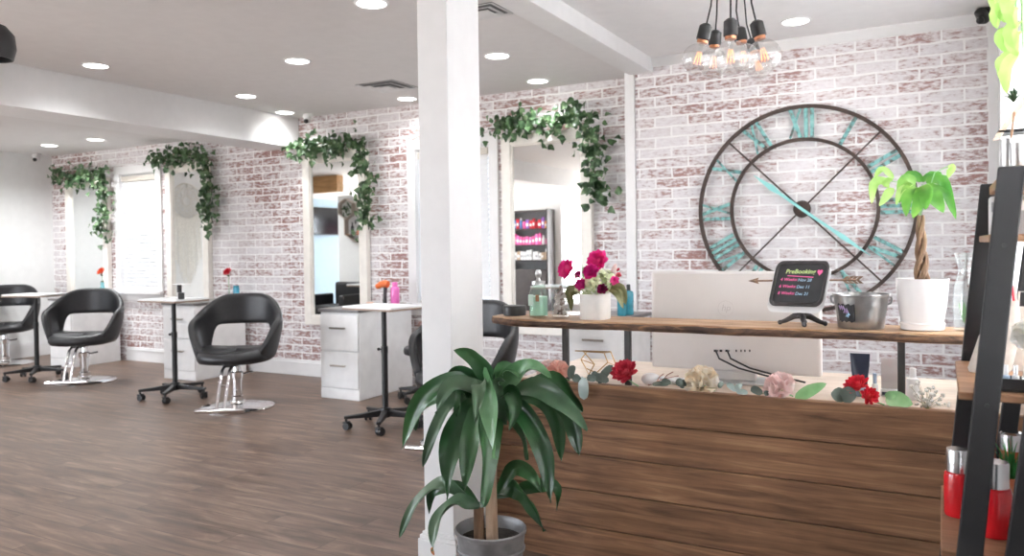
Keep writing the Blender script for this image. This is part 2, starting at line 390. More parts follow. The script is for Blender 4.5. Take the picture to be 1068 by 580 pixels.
# ------------------------------------------------------------------ the setting
XL, XR, YB, YC, YF = -10.35, .32, 6.2, 6.0, -2.6
ZM, ZR, ZL = 2.72, 2.80, 2.62
struct(MB().box(XL-.1, XR+.1, YF-.1, YB+.1, -.1, 0).build('floor', FLOOR, smooth=False), 'brown wood look plank floor with soft window reflections')
struct(MB().box(-6.4, -2.1, YF, YB+.05, ZM, ZM+.1).build('ceiling', CEIL, smooth=False), 'flat off-white ceiling with recessed lights')
struct(MB().box(-2.0, XR+.1, YF, YB, ZR, ZR+.1).build('ceiling', CEILR, smooth=False), 'white raised ceiling over the reception desk')
struct(MB().box(XL, -6.35, YF, YB+.05, ZL, ZL+.1).build('ceiling', CEIL, smooth=False), 'lower ceiling beyond the bulkhead')
struct(MB().box(-6.40, -5.95, YF, YB-.002, 2.405, ZM+.04).build('ceiling_beam', WHITE, bevel=.004), 'wide white bulkhead between the two ceilings')
struct(MB().box(-2.19, -2.0, YF, YC+.19, 2.69, ZR+.05).build('ceiling_beam', WHITE, bevel=.004), 'narrow white ceiling beam running to the clock wall')
def wall_holes(name, mat, axis, pos0, pos1, a0, a1, z1, holes, label):
    m = MB(); xs = sorted(holes); cur = a0
    def bx(u0, u1, z0, zz):
        if axis == 'X': m.box(u0, u1, pos0, pos1, z0, zz)
        else: m.box(pos0, pos1, u0, u1, z0, zz)
    for (h0, h1, z0, zt) in xs:
        bx(cur, h0, 0, z1); bx(h0, h1, 0, z0); bx(h0, h1, zt, z1); cur = h1
    bx(cur, a1, 0, z1)
    return struct(m.build(name, mat, smooth=False), label)
W1 = (-8.93, -8.24, .86, 2.30); W2 = (-4.45, -3.62, .80, 2.28)
wall_holes('wall_back', BRICK, 'X', YB, YB+.1, XL, -2.1, 2.9, [W1, W2], 'whitewashed brick wall behind the styling mirrors')
struct(MB().box(-2.15, XR, YC, YB+.1, 0, 2.9).build('wall_clock_side', BRICK, smooth=False), 'whitewashed brick wall carrying the big clock')
struct(MB().box(-2.235, -2.152, YC-.02, YB, 0, 2.72).build('trim_1', WHITE, bevel=.004), 'white corner trim between the two brick walls')
WL_FILL = (-2.5, .1, .5, 2.5)  # unseen opening added to bring daylight to this end of the room
wall_holes('wall_left', WALLW, 'Y', XL-.1, XL, YF, YB+.1, 2.75, [WL_FILL], 'plain white side wall')
WR = (1.3, 5.3, .95, 2.4); WR2 = (-2.2, .6, .75, 2.55)
wall_holes('wall_right', WALLW, 'Y', XR, XR+.12, YF, YB+.1, 2.9, [WR], 'white side wall with a bright window')
FH = [(-7.0, -6.45, .15, 2.2), (-5.9, -4.9, .2, 2.5), (-10.2, -8.5, .2, 2.5)]  # first shows in a mirror; the other two are unseen, added for fill daylight
wall_holes('wall_front', WALLW, 'X', YF-.1, YF, XL, XR+.1, 2.9, FH, 'street side white wall with a shop window and added fill windows')
# crown and base boards
struct(MB().prism([(-2.0, YC, 2.735), (-2.0, YC-.012, 2.735), (-2.0, YC-.055, 2.79), (-2.0, YC-.055, ZR), (-2.0, YC, ZR)], (XR+2.0, 0, 0)).build('trim_2', WHITE, smooth=False))
struct(MB().box(.265, XR, YC-.03, YC, 0, 2.74).build('trim_3', WHITE, bevel=.003))
def baseboard(name, x0, x1, y):
    return struct(MB().box(x0, x1, y-.018, y, 0, .13).box(x0, x1, y-.026, y, .13, .142).box(x0, x1, y-.012, y, .142, .165).build(name, WHITE, bevel=.003))
baseboard('baseboard_back', -8.85, -7.21, YB); baseboard('baseboard_back', -6.74, -4.91, YB); baseboard('baseboard_back', -4.46, -2.55, YB); baseboard('baseboard_back', XL, -9.32, YB)
baseboard('baseboard_clock', -2.15, XR, YC)
struct(MB().box(XL, XL+.02, YF, YB-.03, 0, .16).box(XL, XL+.014, YF, YB-.03, .16, .185).build('baseboard_left', WHITE, bevel=.003))
# windows
def window(n, x0, x1, z0, z1, axis='X', pos=YB, sgn=-1, casing=.09, mull=(), deep=.1):
    def bx(m, a0, a1, d0, d1, z0_, z1_):
        lo, hi = sorted((pos+sgn*d0, pos+sgn*d1))
        if axis == 'X': m.box(a0, a1, lo, hi, z0_, z1_)
        else: m.box(lo, hi, a0, a1, z0_, z1_)
    m = MB(); c = casing
    j = .012
    bx(m, x0-c, x0+.004, .001, .025, z0-.03, z1+c); bx(m, x1-.004, x1+c, .001, .025, z0-.03, z1+c); bx(m, x0+.004, x1-.004, .001, .025, z1-.004, z1+c)
    bx(m, x0+.0005, x0+j, -.098, .0008, z0+.005, z1-.0005); bx(m, x1-j, x1-.0005, -.098, .0008, z0+.005, z1-.0005); bx(m, x0+j, x1-j, -.098, .0008, z1-j, z1-.0005)
    x0 += j; x1 -= j; z1 -= j
    fr = struct(m.build('window_%d' % n, WHITE))
    s = MB(); bx(s, x0-c-.02, x1+c+.02, .0262, .07, z0-.035, z0+.003); bx(s, x0+.0005, x1-.0005, -.098, .026, z0+.0005, z0+.0045); bx(s, x0-c, x1+c, .001, .022, z0-.12, z0-.036); s.build('window_sill', WHITE, fr, bevel=.004)
    h = MB()
    bx(h, x0, x0+.02, -.085, -.07, z0, z1); bx(h, x1-.02, x1, -.085, -.07, z0, z1); bx(h, x0+.02, x1-.02, -.085, -.07, z1-.045, z1); bx(h, x0+.02, x1-.02, -.085, -.07, z0, z0+.045)
    for u in mull: bx(h, u-.025, u+.025, -.085, -.07, z0+.045, z1-.045)
    if not mull: bx(h, x0+.02, x1-.02, -.085, -.07, (z0+z1)/2-.02, (z0+z1)/2+.02)
    h.build('sash_frame', WHITE, fr, bevel=.003)
    g = MB(); bx(g, x0+.015, x1-.015, -.08, -.076, z0+.04, z1-.04); g.build('window_pane', DIMPANE if n < 3 else PANE, fr, smooth=False)
    return fr
window(1, *W1); window(2, *W2); window(3, *WR, axis='Y', pos=XR, sgn=-1, mull=(), casing=.05)
window(8, *WL_FILL, axis='Y', pos=XL, sgn=1, mull=(-1.2,))
window(9, *FH[2], pos=YF, sgn=1, casing=.07)
window(5, *FH[0], pos=YF, sgn=1, casing=.07); window(6, *FH[1], pos=YF, sgn=1, mull=(-5.4,), casing=.07)
def blind(x0, x1, z0, z1, label, tilt):
    t = thing('window_blind', label, 'blind', ((x0+x1)/2, YB+.012, z0))
    w = (x1-x0)/2-.026; H = z1-z0-.02
    MB().box(-w, w, -.022, .02, H-.075, H-.012).build('headrail', BEIGE, t, bevel=.004)
    m = MB(); k = int((H-.10)/.047)
    for i in range(k):
        z = H-.10-i*.047; M = Matrix.Translation((0, 0, z)) @ Matrix.Rotation(tilt, 4, 'X')
        m.box(-w+.004, w-.004, -.0262, .0262, -.0012, .0012, M)
    m.build('blind_slat', BLIND, t, smooth=False)
    MB().box(-w+.006, w-.006, -.015, .015, .004, .026).build('bottom_rail', BEIGE, t, bevel=.003)
    c = MB()
    for x in (-w*.6, w*.6): c.cyl((x, -.026, .02), (x, -.026, H-.08), .0012, n=6)
    c.build('ladder_cord', WPL, t)
blind(W1[0], W1[1], W1[2], W1[3], 'white slatted blind in the narrow window between two styling mirrors', 1.17)
blind(W2[0], W2[1], W2[2], W2[3], 'white slatted blind in the window partly hidden behind the white column', 1.17)

t = thing('window_light_diffuser', 'white translucent sheet added to soften the window light above the ladder rack', 'blind', (XR+.03, (WR[0]+WR[1])/2, WR[2]+.005))  # added sheet that spreads and weakens the daylight from this window
hw = (WR[1]-WR[0])/2-.02
MB().box(-.001, .001, -hw, hw, .022, 1.385).build('diffuser_cloth', leaf_material('diffuser_cloth', [(.86, .86, .86), (.90, .90, .90)], .8, 4, .56), t, smooth=False)
MB().cyl((-.004, -hw, 1.40), (-.004, hw, 1.40), .02).build('diffuser_roller', WPL, t); MB().box(-.008, .006, -hw, hw, .004, .0215).build('hem_bar', WPL, t, bevel=.003)

# column
cm = MB().box(-1.95, -1.80, 2.74, 3.0, 0, 2.76)
cm.build('column', WHITE, bevel=.004); col_ = bpy.data.objects['column']; struct(col_, 'square white column at the end of the wooden desk')
b = MB()
for e, z0, z1 in ((.022, 0, .085), (.016, .085, .102), (.008, .102, .115)): b.box(-1.95-e, -1.80+e, 2.74-e, 3.0-.003, z0, z1)
b.build('column_base', WHITE, col_, bevel=.002)

# ------------------------------------------------------------------ recessed lights, vents, cameras
def downlight(x, y, z, label, r=.095, power=11, first=[None]):
    if first[0] is None:
        t = thing('ceiling_downlight', label, 'ceiling light', (x, y, z), 0, 'recessed ceiling lights')
        MB().lathe([(r*.86, -.004), (r*.9, -.009), (r*1.02, -.006), (r*1.06, -.001), (r*.86, -.001)], close=True).build('trim_ring', WPL, t)
        MB().lathe([(0, -.0055), (r*.6, -.0062), (r*.87, -.0042), (r*.87, -.002), (0, -.002)]).build('diffuser', LENS, t)
        first[0] = t
    else: t = dup(first[0], (x, y, z), None, label)
    l = bpy.data.lights.new('downlight_lamp', 'SPOT'); l.energy = power; l.spot_size = math.radians(150); l.spot_blend = .9; l.shadow_soft_size = .07; l.color = (.97, .985, 1)
    o = bpy.data.objects.new('downlight_lamp', l); COL.objects.link(o); o.location = (x, y, z-.03)
    return t
DL = [(-2.83, 3.54, ZM, 'round recessed ceiling light at the top edge, beside the white column'),
      (-5.50, 3.64, ZM, 'round recessed ceiling light above the bulkhead, the one farthest from the column'),
      (-4.15, 4.32, ZM, 'round recessed ceiling light midway between the bulkhead and the air vent'),
      (-5.476, 5.05, ZM, 'round recessed ceiling light close to the bulkhead, halfway to the brick wall'),
      (-5.80, 5.85, ZM, 'round recessed ceiling light in the corner of bulkhead and brick wall'),
      (-4.344, 5.93, ZM, 'round recessed ceiling light near the brick wall, beside the column edge under the vent'),
      (-2.83, 4.97, ZM, 'round recessed ceiling light just past the column, toward the narrow beam'),
      (-2.97, 5.90, ZM, 'round recessed ceiling light above the garlanded mirror behind the desk'),
      (-.847, 5.50, ZR, 'round recessed ceiling light above the large clock, beside the hanging bulbs'),
      (-9.30, 5.55, ZL, 'round recessed ceiling light on the lower ceiling by the dome camera'),
      (-8.42, 5.55, ZL, 'round recessed ceiling light on the lower ceiling beside the bulkhead')]
for x, y, z, lab in DL: downlight(x, y, z, lab, power=95 if z == ZL else 7 if z == ZR else 25)
# others that only the mirrors see; last two are unseen, added to brighten walls
for i, (x, y) in enumerate([(-4.6, 1.2), (-7.6, 0.2), (-6.0, -1.2), (-8.3, 3.7), (-9.5, 2.9)]):
    downlight(x, y, ZM if x > -6.4 else ZL, ['round recessed ceiling light far down the room above the reflected shelves', 'round recessed ceiling light near the reflected partition', 'round recessed ceiling light above the street window in the mirror', 'unseen ceiling light added to brighten the reflected white partition', 'unseen ceiling light added to brighten the white side wall by the basins'][i], power=70 if i < 3 else 85)
def vent(x, y, z, s, label):
    t = thing('ceiling_vent', label, 'air vent', (x, y, z))
    m = MB()
    for k in range(3):
        a = s*(1-.28*k); b_ = a-.035; z0 = -.004-.006*k
        for sx, sy in ((1, 0), (-1, 0), (0, 1), (0, -1)):
            if sx: q = [(sx*a, -a, z0-.004), (sx*a, a, z0-.004), (sx*b_, b_, z0+.0035), (sx*b_, -b_, z0+.0035)]
            else: q = [(-a, sy*a, z0-.004), (a, sy*a, z0-.004), (b_, sy*b_, z0+.0035), (-b_, sy*b_, z0+.0035)]
            m.add(q, [(0, 1, 2, 3)])
    m.box(-.05, .05, -.05, .05, -.02, -.016)
    m.build('vent_louvre', VENT, t, solid=.0015, smooth=False)
    MB().box(-s*.97, s*.97, -s*.97, s*.97, -.003, -.001).build('slot_shade_plate', VENTD, t, smooth=False)  # dark grey plate puts the shade between the louvres into its colour
vent(-4.156, 5.40, ZM, .20, 'square white ceiling air vent with dark slots between the recessed lights')
vent(-2.36, 4.0, ZM, .13, 'small square ceiling air vent peeking out beside the column')
def dome_cam(loc, label, rz, body, eye):
    t = thing('security_camera', label, 'camera', loc, rz)
    MB().lathe([(.045, 0), (.047, -.02), (.03, -.03), (.02, -.03)], (0, 0, 0)).build('mount', body, t)
    MB().lathe([(0, -.06), (.022, -.058), (.033, -.045), (.036, 0), (.033, .04), (.02, .05), (0, .052)], (0, -.045, -.05), M=Matrix.Rotation(1.1, 4, 'X')).build('camera_body', body, t)
    MB().sphere((0, -.075, -.085), .024).build('camera_lens', eye, t)
dome_cam((-10.20, 5.93, ZL), 'small white dome security camera with black lens in the far ceiling corner', .6, WPL, BLKP)
dome_cam((-5.68, 6.06, ZM), 'black and white security camera over the garlanded mirror by the bulkhead', .4, WPL, BLKP)
dome_cam((.245, 5.86, ZR), 'black bullet security camera in the ceiling corner above the clock wall', -.4, BLKP, BLKP)
t = thing('pendant_lamp', 'black round pendant lamp cut by the photo edge under the ceiling', 'lamp', (0, 0, 0))
p = at(-9, 43, 2.0)
MB().lathe([(.02, .075), (.06, .07), (.092, .03), (.098, -.03), (.085, -.08), (.078, -.08), (.088, -.03), (.082, .03), (.05, .06), (.02, .065)], p, close=True).build('lamp_shade', BLKP, t)
MB().cyl(p+Vector((0, 0, .07)), (p.x, p.y, ZM if p.x > -6.4 else ZL), .006, n=8).build('cord', BLKP, t)

# ------------------------------------------------------------------ styling stations
def garland(name, label, x0, x1, z1, zdrop, y, side_out=.0, seed=0, lead=.06, dens=1.0):
    rnd = random.Random(seed); t = thing(name, label, 'garland', ((x0+x1)/2, y, z1))
    ox, oy, oz = (x0+x1)/2, y, z1
    path = []
    n = 14
    for i in range(n): u = i/(n-1); path.append(Vector((x0-lead+(x1-x0+lead)*u-ox, -.03-.01*math.sin(9*u), .035+.025*math.sin(u*11+seed))))
    k = 12
    for i in range(1, k+1):
        u = i/k; path.append(Vector((x1-ox+.03+side_out*u+.022*math.sin(u*12+seed), -.03-.012*math.sin(8*u+1), .02-u*zdrop)))
    MB().tube(path, .006, 6).build('vine', STEMM, t)
    lv = MB(); tot = int(420*dens)
    for i in range(tot):
        u = rnd.random()*(len(path)-1); a = int(u); p = path[a].lerp(path[min(a+1, len(path)-1)], u-a)
        clump = .5+.5*math.sin(u*2.3+seed)
        if rnd.random() > .45+.6*clump: continue
        sp = .055+.05*clump
        q = p+Vector((rnd.gauss(0, sp*.75), -abs(rnd.gauss(0, .035))-.004, rnd.gauss(-.01, sp*.75)))
        if q.y > -.008: q.y = -.008
        L = rnd.uniform(.048, .085); d = Vector((rnd.gauss(0, 1), rnd.gauss(-.25, .35), rnd.gauss(-.5, .9))).normalized()
        nr = Vector((rnd.gauss(0, .5), -1, rnd.gauss(.2, .5)))
        def pf(s): return (1.0 if .18 < s < .42 else .72 if s < .55 else max(.03, (1-s)*1.45))*(1 if s > .08 else .4)
        e = q+d*L; md = q+d*L*.5+Vector((0, -.008, .006))
        for w in (q, md, e): w.y = min(w.y, -.006)
        lv.leaf([q, md, e], L*.95, nr, 6, .12, prof=pf)
    lv.build('leaves', IVY, t)
    return t
def mirror(x0, x1, z0, z1, label, fr=.095, seed=0):
    y = YB-.03
    t = thing('styling_mirror', label, 'mirror', ((x0+x1)/2, y, z0)); w = (x1-x0)/2; H = z1-z0
    m = MB()
    for a0, a1, c0, c1 in ((-w, -w+fr, 0, H), (w-fr, w, 0, H), (-w+fr, w-fr, H-fr, H), (-w+fr, w-fr, 0, fr)): m.box(a0, a1, -.035, .028, c0, c1)
    m.build('mirror_frame', MFRAME, t, bevel=.006)
    m = MB(); e = .012
    for a0, a1, c0, c1 in ((-w+fr, -w+fr+e, fr, H-fr), (w-fr-e, w-fr, fr, H-fr), (-w+fr+e, w-fr-e, H-fr-e, H-fr), (-w+fr+e, w-fr-e, fr, fr+e)): m.box(a0, a1, -.022, .02, c0, c1)
    m.build('inner_bead', MFRAME, t, bevel=.003)
    MB().box(-w+fr, w-fr, -.004, .0, fr, H-fr).build('mirror_pane', MIRR, t, smooth=False)
    return t
mirror(-9.98, -9.12, .55, 2.27, 'tall white framed wall mirror nearest the far room corner', .09)
mirror(-8.02, -7.30, .55, 2.36, 'tall white framed mirror beside the narrow window, reflecting a hanging macrame')
mirror(-5.86, -5.02, .55, 2.33, 'tall cream framed mirror above the white drawer unit nearest the column')
mirror(-3.47, -2.60, .55, 2.33, 'tall cream framed mirror behind the wooden desk, seen over the flowers')
YG = YB-.067
garland('hanging_ivy_garland', 'ivy garland over the mirror nearest the far room corner', -10.0, -9.13, 2.28, .72, YG, .0, 1, .02)
garland('hanging_ivy_garland', 'ivy garland over the mirror beside the narrow window', -8.1, -7.27, 2.40, .78, YG, .05, 2, .1)
garland('hanging_ivy_garland', 'ivy garland over the mirror by the bulkhead and drawer unit', -5.88, -5.03, 2.36, .86, YG, .03, 3, .05)
garland('hanging_ivy_garland', 'ivy garland over the mirror behind the flower vase', -3.5, -2.62, 2.38, .70, YG, .08, 4, .08)

def drawer_unit(x0, x1, y0, label, ztop=.80, y1=6.12):
    t = thing('drawer_unit', label, 'cabinet', ((x0+x1)/2, y0, 0)); w = (x1-x0)/2; D = y1-y0
    m = MB().box(-w, w, .018, D, 0, ztop-.03)
    m.build('body', CABW, t, bevel=.004)
    MB().box(-w-.012, w+.012, -.008, D, ztop-.029, ztop).build('worktop', TOPD, t, bevel=.004)
    hd = (ztop-.06-.10)/2
    for k in range(2):
        z0 = .10+k*(hd+.012)
        d = MB().box(-w+.006, w-.006, 0, .017, z0, z0+hd).build('drawer', CABW, t, bevel=.004)
        h = MB().box(-.085, .085, -.03, -.021, z0+hd*.60, z0+hd*.60+.016)
        for x in (-.07, .07): h.box(x-.006, x+.006, -.0225, 0, z0+hd*.60+.003, z0+hd*.60+.013)
        h.build('handle', NICKEL, d, bevel=.002)
    MB().box(-w, w, .004, .017, 0, .095).build('plinth', CABW, t, bevel=.003)
    return t
drawer_unit(-9.30, -8.88, 5.50, 'white two drawer cabinet behind the styling chair below the far mirror')
drawer_unit(-7.20, -6.71, 5.45, 'white two drawer cabinet behind the styling chair below the macrame mirror')
drawer_unit(-4.91, -4.47, 5.33, 'white two drawer cabinet with two bar handles near the white column')
drawer_unit(-2.49, -2.03, 5.35, 'white cabinet glimpsed under the live edge shelf beside the corner trim', y1=5.95)

# styling chair
def build_chair(label):
    t = thing('styling_chair', label, 'chair')
    A = math.radians(132); NU, NV = 30, 6
    def pr(u):
        ph = u*A; s = abs(ph)
        def sm(a, b_, x):
            k = min(1, max(0, (x-a)/(b_-a))); return k*k*(3-2*k)
        ztop = .955 - .21*sm(.35, 1.75, s) - .24*sm(1.72, 2.30, s)
        zbot = .685 - .275*sm(.72, 1.18, s)
        return ph, ztop, max(.385, min(zbot, ztop-.06))
    def surf(u, v, inn):
        ph, zt, zb = pr(u); z = zb+(zt-zb)*v
        k = .80+.20*min(1, max(0, (z-.40)/.28))**.8
        a, b_ = (.385-inn)*k, (.345-inn)*k
        yy = b_*math.cos(ph); yy = yy*1.0 if yy > 0 else yy*1.12
        return Vector((a*math.sin(ph), yy + (.05*(z-.6) if z > .6 else 0)*max(0, math.cos(ph)), z))
    vs = []; idx = {}
    th = .06
    prof = [(0, v/NV) for v in range(NV+1)] + [(1, v/NV) for v in range(NV, -1, -1)]
    for i in range(NU+1):
        u = -1+2*i/NU
        for j, (inn, v) in enumerate(prof): vs.append(surf(u, v, inn*th))
    n = len(prof); fs = []
    for i in range(NU):
        for j in range(n): fs.append((i*n+j, i*n+(j+1) % n, (i+1)*n+(j+1) % n, (i+1)*n+j))
    fs += [tuple(range(n))[::-1], tuple(NU*n+j for j in range(n))]
    MB().add(vs, fs).build('armrest_and_back', BLACK, t, sub=1)
    # seat: dished slab
    def ell(a, b_, z, k=40, off=-.01):
        r = []
        for i in range(k):
            an = 2*PI*i/k; c, s = math.cos(an), math.sin(an)
            e = 2/2.6; r.append(Vector((a*math.copysign(abs(c)**e, c), off+b_*math.copysign(abs(s)**e, s), z+(.03*(abs(c)**3) if z > .45 else 0))))
        return r
    k = 40; rings = [ell(.02, .02, .395), ell(.23, .235, .392), ell(.285, .30, .405), ell(.302, .318, .435), ell(.295, .31, .475), ell(.25, .265, .497), ell(.12, .13, .478), ell(.01, .01, .475)]
    vs = [p for r in rings for p in r]; fs = []
    for i in range(len(rings)-1): fs += [(i*k+j, i*k+(j+1) % k, (i+1)*k+(j+1) % k, (i+1)*k+j) for j in range(k)]
    fs += [tuple(range(k))[::-1], tuple((len(rings)-1)*k+j for j in range(k))]
    MB().add(vs, fs).build('seat', BLACK, t, ang=80)
    MB().lathe([(.30, 0), (.302, .012), (.29, .02), (.16, .034), (.07, .045), (.062, .06), (0, .06)], n=48).build('base_plate', CHROME, t)
    p = MB().lathe([(.05, .055), (.05, .10), (.042, .105), (.042, .25), (.052, .255), (.055, .30), (.036, .31), (.03, .36), (.06, .37), (.06, .392), (0, .392)])
    p.cyl((.05, 0, .285), (.13, .01, .30), .009, n=8).build('hydraulic_pump', CHROME, t)
    f = MB()
    for x in (-.03, .03): f.tube([(x, -.20, .395), (x, -.30, .36), (x, -.40, .20), (x, -.46, .085), (x, -.47, .07)], .013, 10)
    f.tube([(-.19, -.48, .07), (.19, -.48, .07)], .016, 10)
    f.box(-.03, .03, -.36, -.335, .235, .25)
    f.build('footrest', CHROME, t)
    MB().box(-.05, .05, -.22, -.06, .372, .392).build('seat_bracket', BLKM, t, bevel=.004)
    return t
ch = build_chair('black tub styling chair beside the tray table nearest the far white wall')
chair_spots = [((-7.79, 4.96, 0), .66, 'black tub styling chair before the narrow window, between the far tray tables'),
 ((-5.25, 4.685, 0), .56, 'black tub styling chair in front of the red flower and blue bottle'),
 ((-2.86, 4.50, 0), .15, 'black tub styling chair mostly hidden behind the white column')]
ch.location = (-9.93, 5.33, 0); ch.rotation_euler = (0, 0, .75); ch['group'] = 'styling chairs'
ch['label'] = 'black tub styling chair cut off by the photo edge, by the white side wall'
for loc, rz, lab in chair_spots: dup(ch, loc, rz, lab, 'styling chairs')

# tray tables on castors
def caster(parent, x, y, rz, name='caster'):
    M = Matrix.Translation((x, y, 0)) @ Matrix.Rotation(rz, 4, 'Z')
    m = MB()
    for s in (-.017, .017): m.lathe([(.008, -.009), (.026, -.009), (.029, 0), (.026, .009), (.008, .009)], (0, 0, 0), 16, M @ Matrix.Translation((s, .012, .029)) @ Matrix.Rotation(PI/2, 4, 'Y'))
    m.box(-.007, .007, -.014, .03, .022, .055, M); m.box(-.026, .026, -.012, .02, .05, .062, M); m.cyl(M @ Vector((0, 0, .05)), M @ Vector((0, 0, .085)), .009, n=10)
    return m.build(name, BLKP, parent)
def star_base(t, R=.29, n=5, rot=.3, z=.105, mat=None):
    for k in range(n):
        a = rot+2*PI*k/n; d = Vector((math.cos(a), math.sin(a), 0)); q = Vector((-d.y, d.x, 0))
        m = MB(); vs = []
        for u, w, z0, z1 in ((.03, .022, z-.025, z+.025), (R*.6, .019, z-.025, z+.008), (R+.015, .016, z-.025, z-.003)):
            vs += [d*u+q*w+Vector((0, 0, z0)), d*u-q*w+Vector((0, 0, z0)), d*u-q*w+Vector((0, 0, z1)), d*u+q*w+Vector((0, 0, z1))]
        m.add(vs, [(3, 2, 1, 0), (8, 9, 10, 11)]+[(i*4+j, i*4+(j+1) % 4, (i+1)*4+(j+1) % 4, (i+1)*4+j) for i in range(2) for j in range(4)])
        m.build('base_arm', mat or BLKM, t, bevel=.006)
        caster(t, d.x*R, d.y*R, a+.9)
    MB().lathe([(.04, z-.03), (.046, z), (.04, z+.035), (.026, z+.04), (0, z+.04)]).build('base_hub', mat or BLKM, t)
def build_tray(label):
    t = thing('tray_table', label, 'tray table')
    star_base(t)
    MB().lathe([(.023, .14), (.023, .55), (.026, .552), (.026, .60), (.0195, .602), (.0195, .868), (.05, .87), (.05, .876), (0, .876)]).cyl((-.02, 0, .575), (-.055, 0, .575), .006, n=8).sphere((-.06, 0, .575), .012).build('post', BLKM, t)
    def rr(w, h, r, z, n=5):
        out = []
        for cx, cy, a0 in ((w-r, h-r, 0), (-w+r, h-r, PI/2), (-w+r, -h+r, PI), (w-r, -h+r, 3*PI/2)):
            for i in range(n+1): a = a0+PI/2*i/n; out.append(Vector((cx+r*math.cos(a), cy+r*math.sin(a), z)))
        return out
    MB().prism(rr(.265, .19, .03, .878), (0, 0, .014)).build('edge_band', TRAYE, t, bevel=.003)
    m = MB(); a, b_, c, d = rr(.262, .187, .03, .893), rr(.262, .187, .03, .905), rr(.245, .17, .025, .905), rr(.243, .168, .025, .898); k = len(a)
    vs = a+b_+c+d; fs = []
    for i in range(3): fs += [(i*k+j, i*k+(j+1) % k, (i+1)*k+(j+1) % k, (i+1)*k+j) for j in range(k)]
    fs += [tuple(range(k))[::-1], tuple(range(3*k, 4*k))]
    m.add(vs, fs).build('tray_top', TRAYW, t)
    return t
tr = build_tray('white topped tray table on a black five castor base, by the far styling chair')
tr.location = (-8.44, 4.85, 0); tr.rotation_euler = (0, 0, .25); tr['group'] = 'tray tables'
dup(tr, (-6.12, 4.75, 0), .0, 'white topped tray table on black castors holding a small black and white stand', 'tray tables')
dup(tr, (-3.65, 4.65, 0), -.12, 'white topped tray table on black castors just beside the white column', 'tray tables')

# stool near the third cabinet
t = thing('rolling_stool', 'round black rolling stool tucked behind the tray table by the column', 'stool', (-3.98, 5.62, 0))
MB().lathe([(0, .40), (.15, .40), (.172, .41), (.178, .435), (.172, .462), (.15, .475), (0, .478)], n=36).build('seat', BLACK, t)
MB().lathe([(.028, .14), (.028, .26), (.018, .262), (.018, .395), (.09, .40), (0, .40)]).build('post', BLKM, t)
star_base(t, .23, 5, .8)
# ------------------------------------------------------------------ things on the stations
def flower(mb, c, r, n=40, dome=.9, cup=.35, axis=(0, -.4, 1), wid=.55, rnd=random, rings=4):
    ax = Vector(axis).normalized(); Q = ax.to_track_quat('Z', 'Y').to_matrix()
    for k in range(n):
        f = (k+.5)/n; th = k*2.39996; el = (1-f)*1.35*dome+.06
        L = r*(.42+.58*f**.7); d = Vector((math.cos(th)*math.cos(el), math.sin(th)*math.cos(el), math.sin(el)))
        nrm = Vector((-math.cos(th)*math.sin(el), -math.sin(th)*math.sin(el), math.cos(el)))
        b0 = d*L*.12; m1 = d*L*.6+nrm*(-cup*L*.18); e = d*L+nrm*(cup*L*.35)
        mb.leaf([Vector(c)+Q @ b0, Vector(c)+Q @ m1, Vector(c)+Q @ e], r*wid*(.55+.45*f), Q @ nrm, 5, .18,
                prof=lambda s: (.35+1.3*s if s < .5 else math.sqrt(max(0, 1-((s-.55)/.46)**2))) if s < 1 else .05)
    return mb
def rose(mb, c, r, axis=(0, -.4, 1), rnd=random):
    ax = Vector(axis).normalized(); Q = ax.to_track_quat('Z', 'Y').to_matrix(); c = Vector(c)
    for ring, (n, rad, h, tilt) in enumerate(((3, .20, .75, .05), (4, .38, .70, .2), (5, .58, .58, .45), (6, .80, .42, .8), (7, 1.0, .22, 1.1))):
        for k in range(n):
            th = 2*PI*k/n+ring*.7; o = Vector((math.cos(th), math.sin(th), 0)); up = Vector((0, 0, 1))
            b0 = o*r*rad*.35-up*r*.25; m1 = o*r*rad*(.75+.1*tilt)+up*r*h*.35; e = o*r*(rad*.72+.34*tilt)+up*r*(h-.15*tilt)
            mb.leaf([c+Q @ b0, c+Q @ m1, c+Q @ e], r*(.75+.5*rad)*2*PI*max(rad, .3)/n*1.0, Q @ (-o+up*tilt), 6, -.28,
                    prof=lambda s: (.55+.9*s if s < .5 else math.sqrt(max(0, 1-((s-.5)/.51)**2))) if s < 1 else .05)
    return mb
ZT = .80
def single_stem(loc, h, r, pm, label, vase_mat, vh=.13, vr=.03, lean=(.02, -.02)):
    t = thing('bud_vase', label, 'vase', loc)
    MB().lathe([(vr*.9, 0), (vr, .01), (vr*1.05, vh*.5), (vr*.6, vh*.8), (vr*.7, vh), (vr*.6, vh), (vr*.5, vh*.8), (vr*.9, vh*.45), (vr*.8, .012), (0, .012)]).build('vase_body', vase_mat, t)
    f = thing('cut_flower', label.replace('vase holding', 'bloom standing in').replace('small', 'single'), 'flower', loc)
    top = Vector((lean[0], lean[1], h))
    MB().tube([(0, 0, .03), (0, 0, vh), top*.9, top], .003, 6).build('stem', GRNL, f)
    flower(MB(), top, r, 34, axis=(.2, -.8, .6)).build('petals', pm, f)
    MB().leaf([top-Vector((0, 0, .03)), top+Vector((.02, -.02, -.03)), top+Vector((.05, -.02, -.05))], .03, (0, -1, .3)).build('leaf', IVY, f)
    return t, f
YS = 6.0
a = at(107, 300, YS); single_stem((a.x, YS, ZT), .30, .060, ORNG, 'small pale teal vase on the far cabinet', plain('pale_teal_glass', (.22, .55, .60), .2), .17, .032)
bpy.data.objects['cut_flower']['label'] = 'orange red bloom standing in the pale teal vase on the far cabinet'
YS2 = 6.0
a = at(239, 305, YS2)
single_stem((a.x, YS2, ZT), .30, .055, REDP, 'small slim glass vase beside the blue bottle', GLASS, .12, .022, (0, -.01))
bpy.data.objects['cut_flower.001']['label'] = 'red bloom on a long stem beside the blue bottle'
